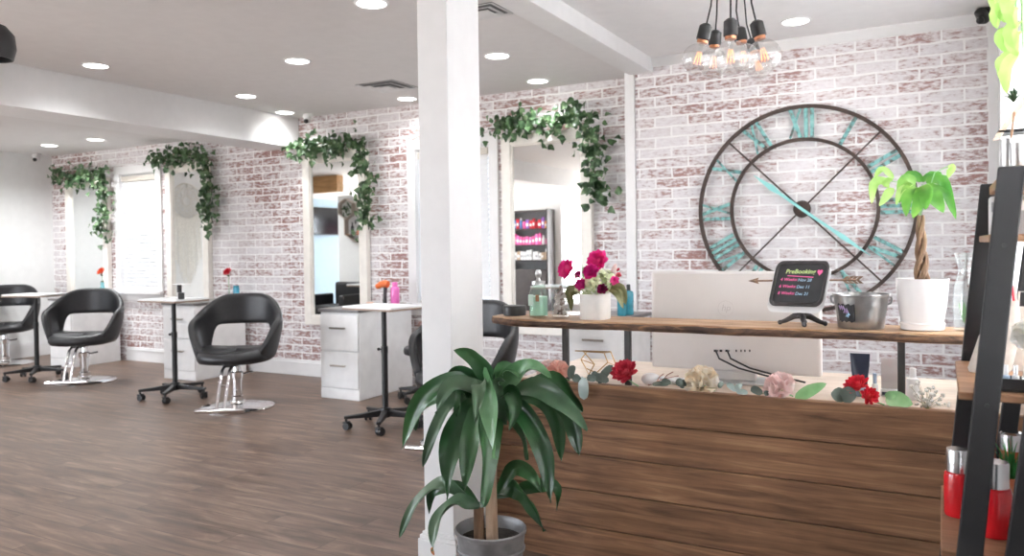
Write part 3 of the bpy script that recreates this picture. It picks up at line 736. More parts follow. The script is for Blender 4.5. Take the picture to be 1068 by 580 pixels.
def bottle(loc, r, h, mat, capm, label, name='bottle', caph=.25, neck=.4, cat='bottle', group=None, band=None):
    t = thing(name, label, cat, loc, 0, group)
    hb = h*(1-caph)
    MB().lathe([(r*.92, 0), (r, .006), (r, hb*.86), (r*.9, hb*.95), (r*neck*1.1, hb), (0, hb)]).build('bottle_body', mat, t)
    MB().lathe([(r*neck, hb), (r*neck, hb+h*caph*.92), (r*neck*.9, h), (0, h)]).build('cap', capm, t)
    return t
a = at(247, 305, YS2); bottle((a.x-.03, YS2+.02, ZT), .034, .155, BLUEB, TEALB, 'turquoise blue spray bottle behind the black styling chair back', caph=.12, neck=.9)
a = at(231, 308, 5.9); t = thing('small_jar', 'tiny white pot of cream on the cabinet before the red bloom', 'jar', (a.x, 5.9, ZT))
MB().lathe([(.025, 0), (.028, .004), (.028, .03), (0, .03)]).build('jar_body', WPL, t); MB().lathe([(.029, .031), (.029, .045), (.02, .05), (0, .05)]).build('lid', WPL, t)
# black & white stand on the second tray
a = at(190, 300, 4.75)
t = thing('product_stand', 'small black stand with a flat white top on the middle tray table', 'stand', (a.x, 4.75, .90))
MB().box(-.035, .005, -.02, .02, .0, .06).build('foot', BLKP, t, bevel=.004); MB().box(-.05, -.025, -.018, .018, .061, .13).build('upright', BLKP, t, bevel=.004); MB().box(-.075, .075, -.04, .04, .131, .142).build('top_plate', WPL, t, bevel=.003)
# third station
a = at(411, 305, 5.9); bx_ = a.x
bottle((bx_+.01, 5.90, ZT), .042, .215, PINKB, PINKB, 'tall pink bottle with an angled neck on the white cabinet near the column', caph=.2, neck=.62)
t = thing('hair_dryer', 'black and orange hand dryer standing beside the tall pink bottle', 'hair dryer', (bx_-.08, 5.86, ZT))
MB().tube([(0, 0, 0), (.004, 0, .10), (.012, 0, .17)], [.022, .017, .02], 14).build('handle', BLKP, t)
MB().tube([(.04, 0, .195), (.01, 0, .20), (-.04, 0, .195), (-.085, -.01, .17)], [.032, .037, .031, .024], 16).build('barrel', ORB, t)
t = thing('cream_pot', 'low round pot with peach lid beside the pink bottle', 'jar', (bx_-.14, 5.72, ZT))
MB().lathe([(.03, 0), (.032, .004), (.032, .025), (0, .025)]).build('jar_body', WPL, t); MB().lathe([(.033, .026), (.033, .038), (0, .04)]).build('lid', plain('peach_lid', (.75, .5, .38), .5), t)
# fourth station (teal bottles behind flowers)
for i, (px, h, r) in enumerate(((650, .19, .035), (657, .23, .038))):
    a = at(px, 325, 5.55+.1*i); bottle((a.x-.01, 5.55+.1*i, ZT), r, h, TEALB, BLKP, ['teal bottle behind the bouquet, the shorter of the pair', 'teal bottle behind the bouquet, the taller of the pair'][i], caph=.2)

# ------------------------------------------------------------------ clock
def clock():
    t = thing('wall_clock', 'huge round iron wall clock with teal roman numerals and open centre', 'clock', (-.885, YC-.045, 1.57))
    R0, R1 = .735, .50
    def ring(r, w, d): return MB().lathe([(r-w, -d), (r+w, -d), (r+w, d), (r-w, d)], n=96, M=Matrix.Rotation(PI/2, 4, 'X'), close=True)
    ring(R0, .013, .013).build('outer_ring', CLOCKM, t); ring(R1, .012, .012).build('inner_ring', CLOCKM, t)
    MB().lathe([(.058, -.012), (.062, 0), (.058, .018), (0, .02)], n=36, M=Matrix.Rotation(PI/2, 4, 'X')).build('hub', CLOCKM, t)
    for k in range(4):
        an = PI/4+k*PI/2; d = Vector((math.sin(an), 0, math.cos(an)))
        MB().cyl(d*.06, d*(R0-.01), .0065, n=8).build('spoke', CLOCKM, t)
    names = ['XII', 'I', 'II', 'III', 'IIII', 'V', 'VI', 'VII', 'VIII', 'IX', 'X', 'XI']
    names[4] = 'IV'
    def bar(m, p, q, w):                       # in numeral plane (u across, v outward)
        p, q = Vector(p), Vector(q); d = (q-p).normalized(); n = Vector((-d.y, d.x))*w
        return [p+n, q+n, q-n, p-n]
    for k in range(12):
        an = k*PI/6; rad = Vector((math.sin(an), 0, math.cos(an))); tan = Vector((math.cos(an), 0, -math.sin(an)))
        v0, v1 = R1+.012, R0-.013; m = MB(); s = names[k]
        wd = {'I': .042, 'V': .105, 'X': .105}; W = sum(wd[c] for c in s); u = -W/2; polys = []
        for c in s:
            w = wd[c]; c0 = u+w/2; u += w
            if c == 'I': polys.append(bar(m, (c0, v0), (c0, v1), .0125))
            if c == 'V': polys += [bar(m, (c0, v0), (c0-.034, v1), .013), bar(m, (c0, v0), (c0+.034, v1), .008)]
            if c == 'X': polys += [bar(m, (c0+.036, v0), (c0-.036, v1), .013), bar(m, (c0-.036, v0), (c0+.036, v1), .008)]
        for i, q in enumerate(polys):
            dp = .006+.0006*i
            m.prism([tan*a.x+rad*a.y+Vector((0, -dp, 0)) for a in q], (0, .010, 0))
        m.build('numeral', PATINA, t, smooth=False)
    for nm, an, L, w, y in (('hour_hand', math.radians(-52), .42, .020, -.026), ('minute_hand', math.radians(127), .56, .016, -.031)):
        d = Vector((math.sin(an), 0, math.cos(an))); n = Vector((d.z, 0, -d.x)); o = Vector((0, y, 0))
        pts = [(-.10, .003), (-.02, .010), (.02, .010), (L*.45, .010), (L*.62, w*1.1), (L*.72, w*.8), (L, .002)]
        poly = [o+d*a+n*b_ for a, b_ in pts]+[o+d*a-n*b_ for a, b_ in pts[::-1]]
        MB().prism(poly, (0, .005, 0)).build(nm, plain('teal_hand_paint', (.26, .60, .58), .55), t, smooth=False)
clock()

# ------------------------------------------------------------------ reception desk
t = thing('reception_desk', 'reception desk with dark reclaimed wood front boards and pale top', 'desk', (-.78, 3.0, 0))
x0, x1 = -1.795+.78, .285+.78
rb = random.Random(3)
m = MB()
for k in range(5):
    z0, z1 = k*.1515, (k+1)*.1515-.0035
    if k == 4: z1 = .749
    M = Matrix.Translation((0, rb.uniform(-.002, .002), 0))
    m.box(x0, x1, 0, .028, z0, z1, M)
m.build('front_board', PANEL, t, bevel=.003)
MB().box(x0, x1, .03, .12, .70, .735).build('ledge', LWOOD, t, bevel=.003)
MB().box(x0+.02, x1-.02, .125, 1.02, .665, .70).build('desktop', DESK, t, bevel=.003)
for x in (x0+.03, x1-.06): MB().box(x, x+.03, .125, 1.0, 0, .664).build('side_panel', PANEL, t, bevel=.003)
# live edge shelf
SX0, SX1, SYF, SYB, SZ = -1.87, .20, 3.095, 3.37, 1.0
t = thing('ledge_shelf', 'live edge wooden shelf on iron posts above the reception desk', 'shelf', (0, 0, 0))
rs = random.Random(9); N = 60
def slab(z0, z1, inset, jit, seed):
    r = random.Random(seed); f = []; bk = []
    ph = [r.uniform(0, 6) for _ in range(4)]
    for i in range(N+1):
        u = i/N; x = SX0+(SX1-SX0)*u; e = .008*math.sin(u*17+ph[0])+.006*math.sin(u*41+ph[1])+r.uniform(-jit, jit)
        endt = max(0, .12-u)/.12
        f.append((x, SYF+e+inset+.10*endt**2)); bk.append((x, SYB+.004*math.sin(u*13)-.06*endt**2))
    vs = [(x, y, z1) for x, y in f]+[(x, y, z1) for x, y in bk]+[(x, y, z0) for x, y in f]+[(x, y, z0) for x, y in bk]; n = N+1; fs = []
    for i in range(N):
        fs += [(i, i+1, n+i+1, n+i), (2*n+i+1, 2*n+i, 3*n+i, 3*n+i+1), (i+1, i, 2*n+i, 2*n+i+1), (n+i, n+i+1, 3*n+i+1, 3*n+i)]
    fs += [(0, n, 3*n, 2*n), (n-1, 3*n-1, 4*n-1, 2*n-1)][:2]
    return MB().add(vs, fs)
slab(.966, SZ, 0, .002, 4).build('slab', SLAB, t, smooth=False)
# bark: bumpy strip along the front edge
f = []
m = MB(); vs = []; ph = [0]
r = random.Random(4); ph = [r.uniform(0, 6) for _ in range(4)]
for i in range(N+1):
    u = i/N; x = SX0+(SX1-SX0)*u; e = .008*math.sin(u*17+ph[0])+.006*math.sin(u*41+ph[1])
    endt = max(0, .12-u)/.12; y = SYF+e+.10*endt**2
    for dy, z in ((.004, .996), (-.006, .990), (-.010, .980), (-.004, .968), (.010, .9655)):
        vs.append((x, y+dy+rs.uniform(-.002, .002), z+rs.uniform(-.0012, .0012)))
for i in range(N): fs_ = [(i*5+j, i*5+j+1, i*5+j+6, i*5+j+5) for j in range(4)]; f += fs_
MB().add(vs, f).build('bark_edge', BARK, t)
for px in (590, 655, 940):
    a = at(px, 360, 3.25); MB().box(a.x-.013, a.x+.013, 3.237, 3.263, .7005, .9655).build('post', DSTEEL, t, bevel=.002)

# monitor
t = thing('computer_monitor', 'large pearl white all in one computer seen from behind on the desk', 'monitor', (-.835, 3.60, .7005))
w = .378
M = Matrix.Rotation(-.03, 4, 'X')
MB().box(-w, w, -.03, .012, .045, .50).build('rear_shell', MON, t, bevel=.012, bseg=3)
MB().box(-w+.004, w-.004, .0125, .022, .05, .495).build('screen', TVB, t, bevel=.003)
MB().box(-.10, .10, -.02, .02, .008, .046).build('stand_neck', MON, t, bevel=.004)
MB().box(-.17, .17, -.10, .10, 0, .008).build('stand_foot', STEEL, t, bevel=.003)
lx, lz = at(757, 322, 3.57).x+.835, at(757, 322, 3.57).z-.70
lg = MB().lathe([(.034, -.0006), (.0355, -.0006), (.0355, .0006), (.034, .0006)], (lx, -.0312, lz), 40, Matrix.Rotation(PI/2, 4, 'X'), close=True)
lg.build('logo_ring', MONL, t)
def text(body, mat, parent, loc, size, rot=(PI/2, 0, 0), name='lettering', align='CENTER', ex=.0004, shear=0, bold=.0):
    c = bpy.data.curves.new(name, 'FONT'); c.resolution_u = 3; c.body = body; c.size = size; c.extrude = ex; c.align_x = align; c.align_y = 'CENTER'; c.shear = shear; c.offset = bold
    o = bpy.data.objects.new('tmp', c); COL.objects.link(o); bpy.context.view_layer.update()
    me = bpy.data.meshes.new_from_object(o.evaluated_get(bpy.context.evaluated_depsgraph_get())); bpy.data.objects.remove(o); bpy.data.curves.remove(c)
    o = bpy.data.objects.new(name, me); COL.objects.link(o); me.materials.clear(); me.materials.append(mat); o.parent = parent; o.location = loc; o.rotation_euler = rot; return o
text('hp', MONL, t, (lx, -.0312, lz+.003), .042, shear=.25, name='logo_letters')
for i in range(7):
    px = (746, 752, 758, 768, 773, 777, 782)[i]; a = at(px, 366, 3.57)
    MB().box(a.x+.835-.006*(1 if i < 3 else .5), a.x+.835+.006*(1 if i < 3 else .5), -.0325, -.029, a.z-.70-.005, a.z-.70+.005).build('port', BLKP, t, smooth=False)
for i, px in enumerate((748, 760)):
    a = at(px, 366, 3.56); o_ = Vector((-.835, 3.60, .70))
    pts = [a-o_+Vector((0, .0015, 0)), a-o_+Vector((0, -.02, 0)), at(px+2, 374, 3.54)-o_, at(px+22, 384, 3.53)-o_, at(px+55, 393, 3.50)-o_, at(px+80, 399, 3.48)-o_]
    for q in pts: q.z = max(q.z, .007)
    c = tag(MB().tube([p+o_+Vector((0, .0, 0)) for p in pts], .0042, 8).build('power_cable', BLKP), ['black cable plugged into the outer port of the white computer', 'black cable plugged into the second port of the white computer'][i], 'cable', 'computer cables')

# menu board on cast iron stand
Y = 3.22
t = thing('menu_board', 'small chalkboard sign with rounded black frame on a cast iron arrow stand', 'sign', (0, 0, 0))
def at3(x, y, dy=0): return at(x, y, Y+dy)
base = at3(836, 341); base.z = SZ
def rrect(c, ax, ay, r, n=6):
    out = []
    for sx, sy, a0 in ((1, 1, 0), (-1, 1, PI/2), (-1, -1, PI), (1, -1, 3*PI/2)):
        for i in range(n+1):
            a_ = a0+PI/2*i/n; lx_ = sx*(1-r)+r*math.cos(a_); ly_ = sy*(1-r*1.3)+r*1.3*math.sin(a_)
            out.append(c+ax*lx_+ay*ly_)
    return out
c0 = (at3(866, 273)+at3(811, 273)+at3(803, 318)+at3(858, 318))/4; AX = (at3(866, 273)-at3(811, 273))/2*1.02; AY = ((at3(866, 273)+at3(811, 273))-(at3(803, 318)+at3(858, 318)))/4*1.04
c0 = c0+Vector((0, -.02, .0)); lean = Vector((0, .02, 0)); AY = AY+lean
def ringmesh(out, inn, off):
    n = len(out); off = Vector(off); vs = out+inn+[p+off for p in out]+[p+off for p in inn]; fs = []
    for i in range(n):
        j = (i+1) % n; fs += [(i, j, n+j, n+i), (2*n+j, 2*n+i, 3*n+i, 3*n+j), (j, i, 2*n+i, 2*n+j), (n+i, n+j, 3*n+j, 3*n+i)]
    return MB().add(vs, fs)
ringmesh(rrect(c0, AX, AY, .26), rrect(c0, AX*.88, AY*.84, .22), (0, .016, 0)).build('board_frame', IRON, t, bevel=.003)
MB().prism(rrect(c0+Vector((0, .006, 0)), AX*.885, AY*.845, .22), (0, .006, 0)).build('slate', SLATE, t, smooth=False)
MB().prism(rrect(c0+Vector((-.004, .020, -.022)), AX*1.06, AY*1.04, .26), (0, .012, 0)).build('back_plate', WPL, t, smooth=False)
# lettering follows the slanted slate
ex, ey = AX.normalized(), AY.normalized(); ez = ex.cross(ey).normalized()
SH = ex.dot(ey)
def chalk(body, mat, u, v, size, align='LEFT', sh=.25, bold=.0012):
    o = text(body, mat, t, (0, 0, 0), size, align=align, ex=.0005, shear=sh, bold=bold)
    eyo = ez.cross(ex).normalized()
    R = Matrix((ex, eyo, ez)).transposed().to_4x4(); R.translation = c0+AX*u+AY*v+Vector((0, .0048, 0))
    o.matrix_basis = R; return o
chalk('PreBooking', CHGRN, -.05, .52, .0235, 'CENTER', .3, .0004)
for i, (a_, b_) in enumerate((('4 Weeks:', 'Nov 28'), ('6 Weeks:', 'Dec 11'), ('8 Weeks:', 'Dec 21'))):
    v = .17-.30*i; chalk(a_, CHPINK, -.74, v, .0165, sh=.3, bold=.0003); chalk(b_, CHBLUE, -.08, v-.02, .0165, sh=.3, bold=.0003)
MB().prism([c0+AX*u+AY*v+Vector((0, .0052, 0)) for u, v in ((-.5, .36), (.48, .30), (.48, .26), (-.5, .32))], (0, .001, 0)).build('underline', CHPINK, t, smooth=False)
hp = []
for i in range(24):
    a_ = 2*PI*i/24; hx = 16*math.sin(a_)**3; hz = 13*math.cos(a_)-5*math.cos(2*a_)-2*math.cos(3*a_)-math.cos(4*a_); hp.append(c0+AX*(.68+hx*.0062)+AY*(.50+hz*.0095)+Vector((0, .0052, 0)))
MB().prism(hp, (0, .001, 0)).build('heart', CHPINK, t, smooth=False)
# arrow
la, ra = at3(784, 293, .018), at3(893, 292, .018); d = (ra-la).normalized()
m = MB().cyl(la, ra, .0035, n=8)
q = Vector((0, 0, 1)); m.prism([la-d*.015, la+d*.028+q*.013, la+d*.022, la+d*.028-q*.013], (0, .004, 0))
for s in (0, .016, .032, .048):
    for sg in (1, -1): e = ra-d*(.05-s); m.prism([e, e+d*.012, e+d*.028+q*sg*.014, e+d*.014+q*sg*.014], (0, .003, 0))
m.build('arrow', RUST, t)
bz = base+Vector((0, .01, 0))
m = MB().lathe([(.018, .028), (.022, .035), (.014, .045), (.010, .055), (.010, .085), (0, .085)], bz, 16)
for a_ in (-1.35, .15, PI-.15, PI/2):
    dx = Vector((math.cos(a_), math.sin(a_)*.8, 0)); m.tube([bz+Vector((0, 0, .04)), bz+dx*.03+Vector((0, 0, .036)), bz+dx*.062+Vector((0, 0, .018)), bz+dx*.085+Vector((0, 0, .009))], [.012, .012, .009, .007], 10); m.sphere(bz+dx*.085+Vector((0, 0, .0095)), .0095)
m.build('stand', IRON, t)

# galvanised bucket
a = at3(898, 345); t = thing('tin_bucket', 'small galvanised tin bucket with a black chalk tag on the shelf', 'bucket', (a.x, Y, SZ)); t.scale = (.93, .93, .95)
MB().lathe([(.083, 0), (.086, .004), (.092, .05), (.104, .128), (.108, .131), (.108, .137), (.102, .136), (.09, .06), (.08, .012), (0, .012)], n=40).build('bucket_body', GALV, t)
for s in (-1, 1):
    MB().tube([(s*.103, 0, .125), (s*.112, 0, .124), (s*.114, 0, .115), (s*.110, 0, .10), (s*.099, 0, .095)], .004, 8).build('bucket_ear', GALV, t)
def on_bucket(an, z): r = .0873+.0165*z/.13; return Vector((math.sin(an)*r, -math.cos(an)*r, z))
m = MB(); k = 10; vs = []
for i in range(k+1):
    an = -.92+.78*i/k
    jz = .004*math.sin(i*2.1)
    vs += [on_bucket(an, .030+jz)*1.02, on_bucket(an, .098+jz)*1.02]
for v in range(0, len(vs)): vs[v].z = vs[v].z/1.02
m.add(vs, [(2*i, 2*i+2, 2*i+3, 2*i+1) for i in range(k)]).build('chalk_tag', SLATE, t, solid=.0015, smooth=False)
def scrib(pts, mat): MB().tube([on_bucket(a_, z)*1.045 for a_, z in pts], .0028, 6).build('chalk_writing', mat, t)
scrib([(-.80, .088), (-.74, .074), (-.69, .088), (-.64, .073), (-.60, .086), (-.55, .074)], CHLILA)
scrib([(-.58, .062), (-.53, .076), (-.49, .060), (-.45, .078), (-.40, .062)], CHLILA)
scrib([(-.50, .048), (-.46, .056), (-.42, .046), (-.38, .062), (-.34, .054)], CHBLUE)

# money tree
a = at3(962, 346); t = thing('money_tree', 'money tree with braided trunk in a white ceramic pot on the shelf', 'plant', (a.x, Y, SZ)); POTS = .9
MB().lathe([(POTS*r, z) for r, z in [(.070, .022), (.078, .028), (.090, .10), (.096, .178), (.098, .188), (.093, .188), (.088, .165), (0, .16)]], n=40).build('pot', CERAM, t)
MB().lathe([(POTS*r, z) for r, z in [(.072, 0), (.080, .004), (.084, .026), (.079, .030), (.074, .021), (0, .0205)]], n=40).build('saucer', CERAM, t)
MB().lathe([(.078, .166), (.05, .172), (0, .175)], n=24).build('soil', SOIL, t)
tr_ = MB()
for k in range(3):
    pts = []
    for i in range(15):
        u = i/14; r = .015*(1-.7*u)+.003; an = 2*PI*k/3+u*6.5; pts.append((r*math.cos(an)-.004*u, r*math.sin(an), .172+.245*u))
    tr_.tube(pts, [.0115-.005*i/14 for i in range(15)], 8)
tr_.build('braided_trunk', CANE, t)
o_ = Vector((a.x, Y, SZ)); cr = Vector((-.006, 0, .41))
lv, ll, st = MB(), MB(), MB()
def px(x, y, dy=0): return at(x, y, Y+dy)-o_
rl = random.Random(5)
for (bx, by), (mx, my), (ex_, ey_), w, dy, lime in [
    ((958, 196), (948, 200), (945, 226), .052, -.10, 0), ((960, 195), (962, 205), (952, 228), .06, -.12, 0), ((966, 196), (974, 208), (984, 222), .058, -.09, 0),
    ((966, 190), (984, 192), (996, 226), .05, .02, 0), ((955, 192), (944, 190), (938, 212), .05, -.05, 0), ((962, 190), (975, 184), (984, 196), .045, .06, 0), ((960, 190), (950, 184), (940, 194), .045, .06, 0),
    ((930, 196), (925, 206), (917, 215), .034, -.06, 1), ((928, 190), (912, 192), (909, 213), .036, -.06, 1), ((930, 186), (924, 192), (927, 196), .03, -.05, 1), ((932, 186), (920, 178), (912, 186), .028, -.05, 1),
    ((990, 172), (992, 178), (988, 186), .03, .02, 1), ((962, 194), (966, 204), (965, 219), .05, -.13, 0), ((968, 192), (988, 206), (997, 229), .03, -.03, 0), ((952, 192), (940, 200), (935, 214), .03, -.09, 1)]:
    (ll if lime else lv).leaf([px(bx, by, dy*.3), px(mx, my, dy*.8)+Vector((0, 0, .004)), px(ex_, ey_, dy)], w, (rl.gauss(0, .3), -1, .6), 9, .14, .03)
for ps in ([cr, px(950, 192, -.02), px(930, 189, -.05)], [cr, px(975, 180, 0), px(990, 173, .02)], [cr, px(962, 192, -.03)], [cr, px(968, 190, .01)]): st.tube(ps, .0022, 6)
lv.build('leaves', MONEY, t); ll.build('young_leaves', MONEYL, t); st.build('stem', GRNL, t)
tag(bpy.data.objects['young_leaves'], 'pale lime young leaves')
# glass vase
a = at3(1007, 347); t = thing('glass_vase', 'clear glass carafe vase with greenery at the shelf end by the ladder rack', 'vase', (a.x+.004, Y+.02, SZ))
MB().lathe([(.036, 0), (.042, .006), (.044, .09), (.041, .15), (.028, .20), (.026, .225), (.036, .27), (.040, .28), (.038, .28), (.024, .225), (.026, .20), (.039, .15), (.042, .09), (.039, .012), (0, .012)], n=28).build('vase_body', clear('milky_glass', (.95, .965, .965), 1.2, .10), t)
m = MB()
for k in range(10): an = k*.63; m.leaf([(0, 0, .02), (.012*math.cos(an), .012*math.sin(an), .06), (.028*math.cos(an), .028*math.sin(an), .085+.003*k)], .018, (math.cos(an), math.sin(an), .3), 5)
m.build('greenery', GRNL, t)

# left end of the shelf
a = at(537, 330, 3.27); t = thing('round_tin', 'low round black tin at the column end of the live edge shelf', 'tin', (a.x, 3.27, SZ))
MB().lathe([(.052, 0), (.054, .002), (.054, .034), (0, .034)], n=36).build('tin_body', BLKM, t); MB().lathe([(.056, .026), (.056, .042), (.053, .046), (0, .046)], n=36).build('lid', BLKP, t)
a = at3(562, 331); t = thing('soap_dispenser', 'mint green glass jar with silver pump on the shelf', 'dispenser', (a.x, Y, SZ))
MB().lathe([(.040, 0), (.044, .005), (.045, .10), (.040, .125), (.031, .135), (.029, .15), (.028, .15), (.038, .122), (.043, .10), (.042, .008), (0, .008)], n=28).build('jar', clear('jar_glass', (.93, .98, .955), 1.0, .06), t)
MB().lathe([(.0405, .009), (.0415, .095), (.036, .097), (0, .097)], n=28).build('soap', SOAP, t)
MB().lathe([(.031, .15), (.031, .165), (.012, .168), (.008, .18), (.012, .186), (.016, .20), (.011, .216), (0, .22)], n=20).build('pump', STEEL, t)
MB().box(.008, .026, -.048, -.045, .075, .105).build('cork_tag', plain('cork_tag_wood', (.30, .16, .08), .8), t, bevel=.002)
MB().box(-.030, -.004, -.047, -.044, .055, .105).build('jar_label', plain('pale_label', (.62, .78, .70), .7), t, bevel=.002)
a = at3(584, 331); t = thing('shell_jar', 'clear jar filled with driftwood pieces and shells on the shelf', 'jar', (a.x+.004, Y, SZ))
MB().lathe([(.036, 0), (.040, .005), (.042, .12), (.042, .155), (.0405, .155), (.0405, .12), (.038, .008), (0, .008)], n=28).build('jar', GLASS, t)
rj = random.Random(2); m1, m2 = MB(), MB()
for k in range(30):
    an = rj.uniform(0, 6.28); r = rj.uniform(.005, .026); z = rj.uniform(.03, .10)
    p1 = Vector((r*math.cos(an), r*math.sin(an), z-.018)); p2 = Vector((r*math.cos(an+2.4), r*math.sin(an+2.4), z+rj.uniform(.02, .06)))
    (m1 if k % 2 else m2).tube([p1, p2], [.007, .005], 7)
for k in range(34): m2.sphere((rj.uniform(-.023, .023), rj.uniform(-.023, .023), rj.uniform(.02, .11)), rj.uniform(.006, .011), 8, 6)
m1.build('driftwood', plain('driftwood', (.34, .26, .22), .8, var=.3), t); m2.build('shells', plain('shell_white', (.76, .71, .68), .5, var=.15), t)
# white vase with pink blooms
a = at3(621, 333); vo = Vector((a.x, Y, SZ)); t = thing('flower_vase', 'white ceramic vase with pale green filler flowers on the shelf', 'vase', vo)
VW = .062
m = MB(); pr = []
def sq(r, z, k=32):
    return [Vector((r*math.copysign(abs(math.cos(2*PI*i/k))**.5, math.cos(2*PI*i/k)), r*math.copysign(abs(math.sin(2*PI*i/k))**.5, math.sin(2*PI*i/k)), z)) for i in range(k)]
rings = [sq(.058, 0), sq(.060, .004), sq(.062, .10), sq(.0625, .112), sq(.057, .112), sq(.055, .05)]
vs = [p for r in rings for p in r]; k = 32; fs = [tuple(range(k))[::-1], tuple(range(5*k, 6*k))]
for i in range(5): fs += [(i*k+j, i*k+(j+1) % k, (i+1)*k+(j+1) % k, (i+1)*k+j) for j in range(k)]
MB().add(vs, fs).build('vase_body', VASEW, t)
rh = random.Random(8); hy = MB()
for cx, cz, cy, R in ((-.045, .135, -.03, .038), (.0, .15, -.035, .045), (.04, .155, -.02, .045), (.015, .19, .0, .045), (-.035, .165, .02, .036), (.055, .185, .01, .032)):
    for k in range(46):
        u, th = rh.uniform(-1, 1), rh.uniform(0, 6.28); s = math.sqrt(1-u*u); nrm = Vector((s*math.cos(th), s*math.sin(th), u)); c = Vector((cx, cy, cz))+nrm*R*rh.uniform(.8, 1)
        tg = nrm.orthogonal().normalized()
        for q in range(2):
            dd = Matrix.Rotation(q*PI/2+k, 3, nrm) @ tg; hy.leaf([c-dd*.011, c+nrm*.002, c+dd*.011], .011, nrm, 4, .1)
hy.build('filler_flowers', HYD, t)
m = MB()
for (x0_, y0_), (x1_, y1_), (x2, y2), w, dy in (((634, 300), (648, 302), (653, 318), .045, -.03), ((634, 300), (645, 308), (650, 322), .03, -.05), ((606, 305), (597, 308), (596, 325), .04, .03), ((606, 300), (594, 303), (593, 317), .035, .01), ((630, 296), (642, 296), (651, 306), .03, .02)):
    m.leaf([at(x0_, y0_, Y)-vo, at(x1_, y1_, Y+dy)-vo, at(x2, y2, Y+dy)-vo], w, (0, -1, .5), 8)
m.build('drooping_leaves', KHAK, t)
m = MB()
for (x0_, y0_), (x2, y2) in (((612, 300), (607, 276)), ((618, 296), (612, 280)), ((626, 290), (629, 279))): m.leaf([at(x0_, y0_, Y+.02)-vo, at((x0_+x2)/2, (y0_+y2)/2, Y+.01)-vo, at(x2, y2, Y)-vo], .016, (0, -1, .3), 6)
m.build('green_buds', GRNL, t)
for (fx, fy, r, pm, n, dy, lab) in [(592, 281, .041, HOTP, 60, -.05, 'large hot pink dahlia leaning out over the shell jar'), (624, 272, .043, HOTP, 60, .03, 'large pink dahlia at the very top of the vase bouquet'),
        (617, 284, .033, MAGN, 44, -.075, 'deep magenta bloom in the middle of the vase bouquet'), (606, 297, .025, MAGN, 40, -.085, 'deep magenta bloom low in the bouquet near the vase rim'),
        (628.5, 302, .022, DKMG, 36, -.085, 'dark wine bloom just above the white vase rim'), (641, 293, .019, HOTP, 30, -.055, 'small hot pink bloom on the corner trim side of the bouquet'),
        (603.5, 287, .019, MAGN, 34, .03, 'small magenta bloom beside the large leaning dahlia')]:
    p = at(fx, fy, Y+dy); r *= 1.28; f_ = thing('dahlia', lab, 'flower', p, 0, 'pink blooms in the vase')
    flower(MB(), (0, 0, 0), r, n, axis=((fx-618)/80, -.9, .30)).build('petals', pm, f_)
    q = vo+Vector((0, 0, .12))-p
    MB().tube([Vector((0, .01, -.008)), q*.5+Vector((0, .02, 0)), q*.92], .0022, 6).build('stem', GRNL, f_)
p = at(640, 283, Y+.02); f_ = thing('pink_lily', 'pale pink pointed lily bud rising beside the top dahlia', 'flower', p)
m = MB()
for k in range(5): an = k*1.257; m.leaf([(0, 0, -.03), (.012*math.cos(an), .012*math.sin(an), 0), (.010+.006*math.cos(an), .008*math.sin(an), .035)], .02, (math.cos(an), math.sin(an), .2), 6, -.2)
m.build('petals', BLUSH, f_); q = vo+Vector((.01, 0, .12))-p; MB().tube([(0, 0, -.028), q*.9], .002, 6).build('stem', GRNL, f_)
p = at(645, 285, Y+.05); f_ = thing('red_berry_sprig', 'small dark red berry sprig behind the pink lily bud', 'flower', p)
m = MB()
for k in range(12): m.sphere((rh.uniform(-.011, .011), rh.uniform(-.008, .008), rh.uniform(-.018, .018)), .006, 8, 6)
m.build('berries', CRIM, f_); q = vo+Vector((.02, .01, .12))-p; MB().tube([(0, 0, -.01), q*.9], .002, 6).build('stem', GRNL, f_)

# ------------------------------------------------------------------ desktop flowers (along the ledge, z = .735)
ZLG = .737; YLG = 3.075
def bloom(name, px_, py, Yb, r, pm, kind, lab, axis=(0, -.75, .6), n=60, wid=.55):
    p = at(px_, py, Yb); p.z = max(p.z, ZLG+r*(.62 if kind == 'rose' else .3)); t = thing(name, lab, 'flower', p)
    m = MB(); (rose(m, (0, 0, 0), r, axis) if kind == 'rose' else flower(m, (0, 0, 0), r, n, axis=axis, wid=wid))
    m.build('petals', pm, t)
    z = ZLG+.006-p.z
    MB().tube([(0, .01, -r*.1), (.012, .015, min(-.01, z*.6)), (.05, .02, z)], .003, 6).build('stem', GRNL, t)
    return t
bloom('garden_rose', 569, 385, 3.07, .047, BLUSH, 'rose', 'pale blush rose at the plant end of the desk flowers', (-.3, -.7, .6))
bloom('garden_rose', 581, 387, 3.055, .050, PEACH, 'rose', 'salmon peach rose next to the pale blush rose', (.1, -.8, .5))
bloom('dahlia', 652, 389, 3.05, .064, CRIM, 'dahlia', 'crimson dahlia on the desk edge below the bouquet', (0, -.75, .65), 60, .42)
bloom('garden_rose', 731, 397, 3.075, .066, CREAM, 'rose', 'cream rose with buttery centre below the white computer', (0, -.8, .6))
bloom('garden_rose', 812, 402, 3.08, .058, BLUSH, 'rose', 'pale pink rose beside the black computer cable', (-.2, -.7, .6))
bloom('carnation', 894, 403, 3.06, .052, REDP, 'dahlia', 'bright red carnation in front of the navy tube', (-.3, -.5, .8), 60, .40)
bloom('carnation', 906, 413, 3.05, .040, REDP, 'dahlia', 'smaller red carnation hanging below the bright red one', (.5, -.7, .2), 44, .40)
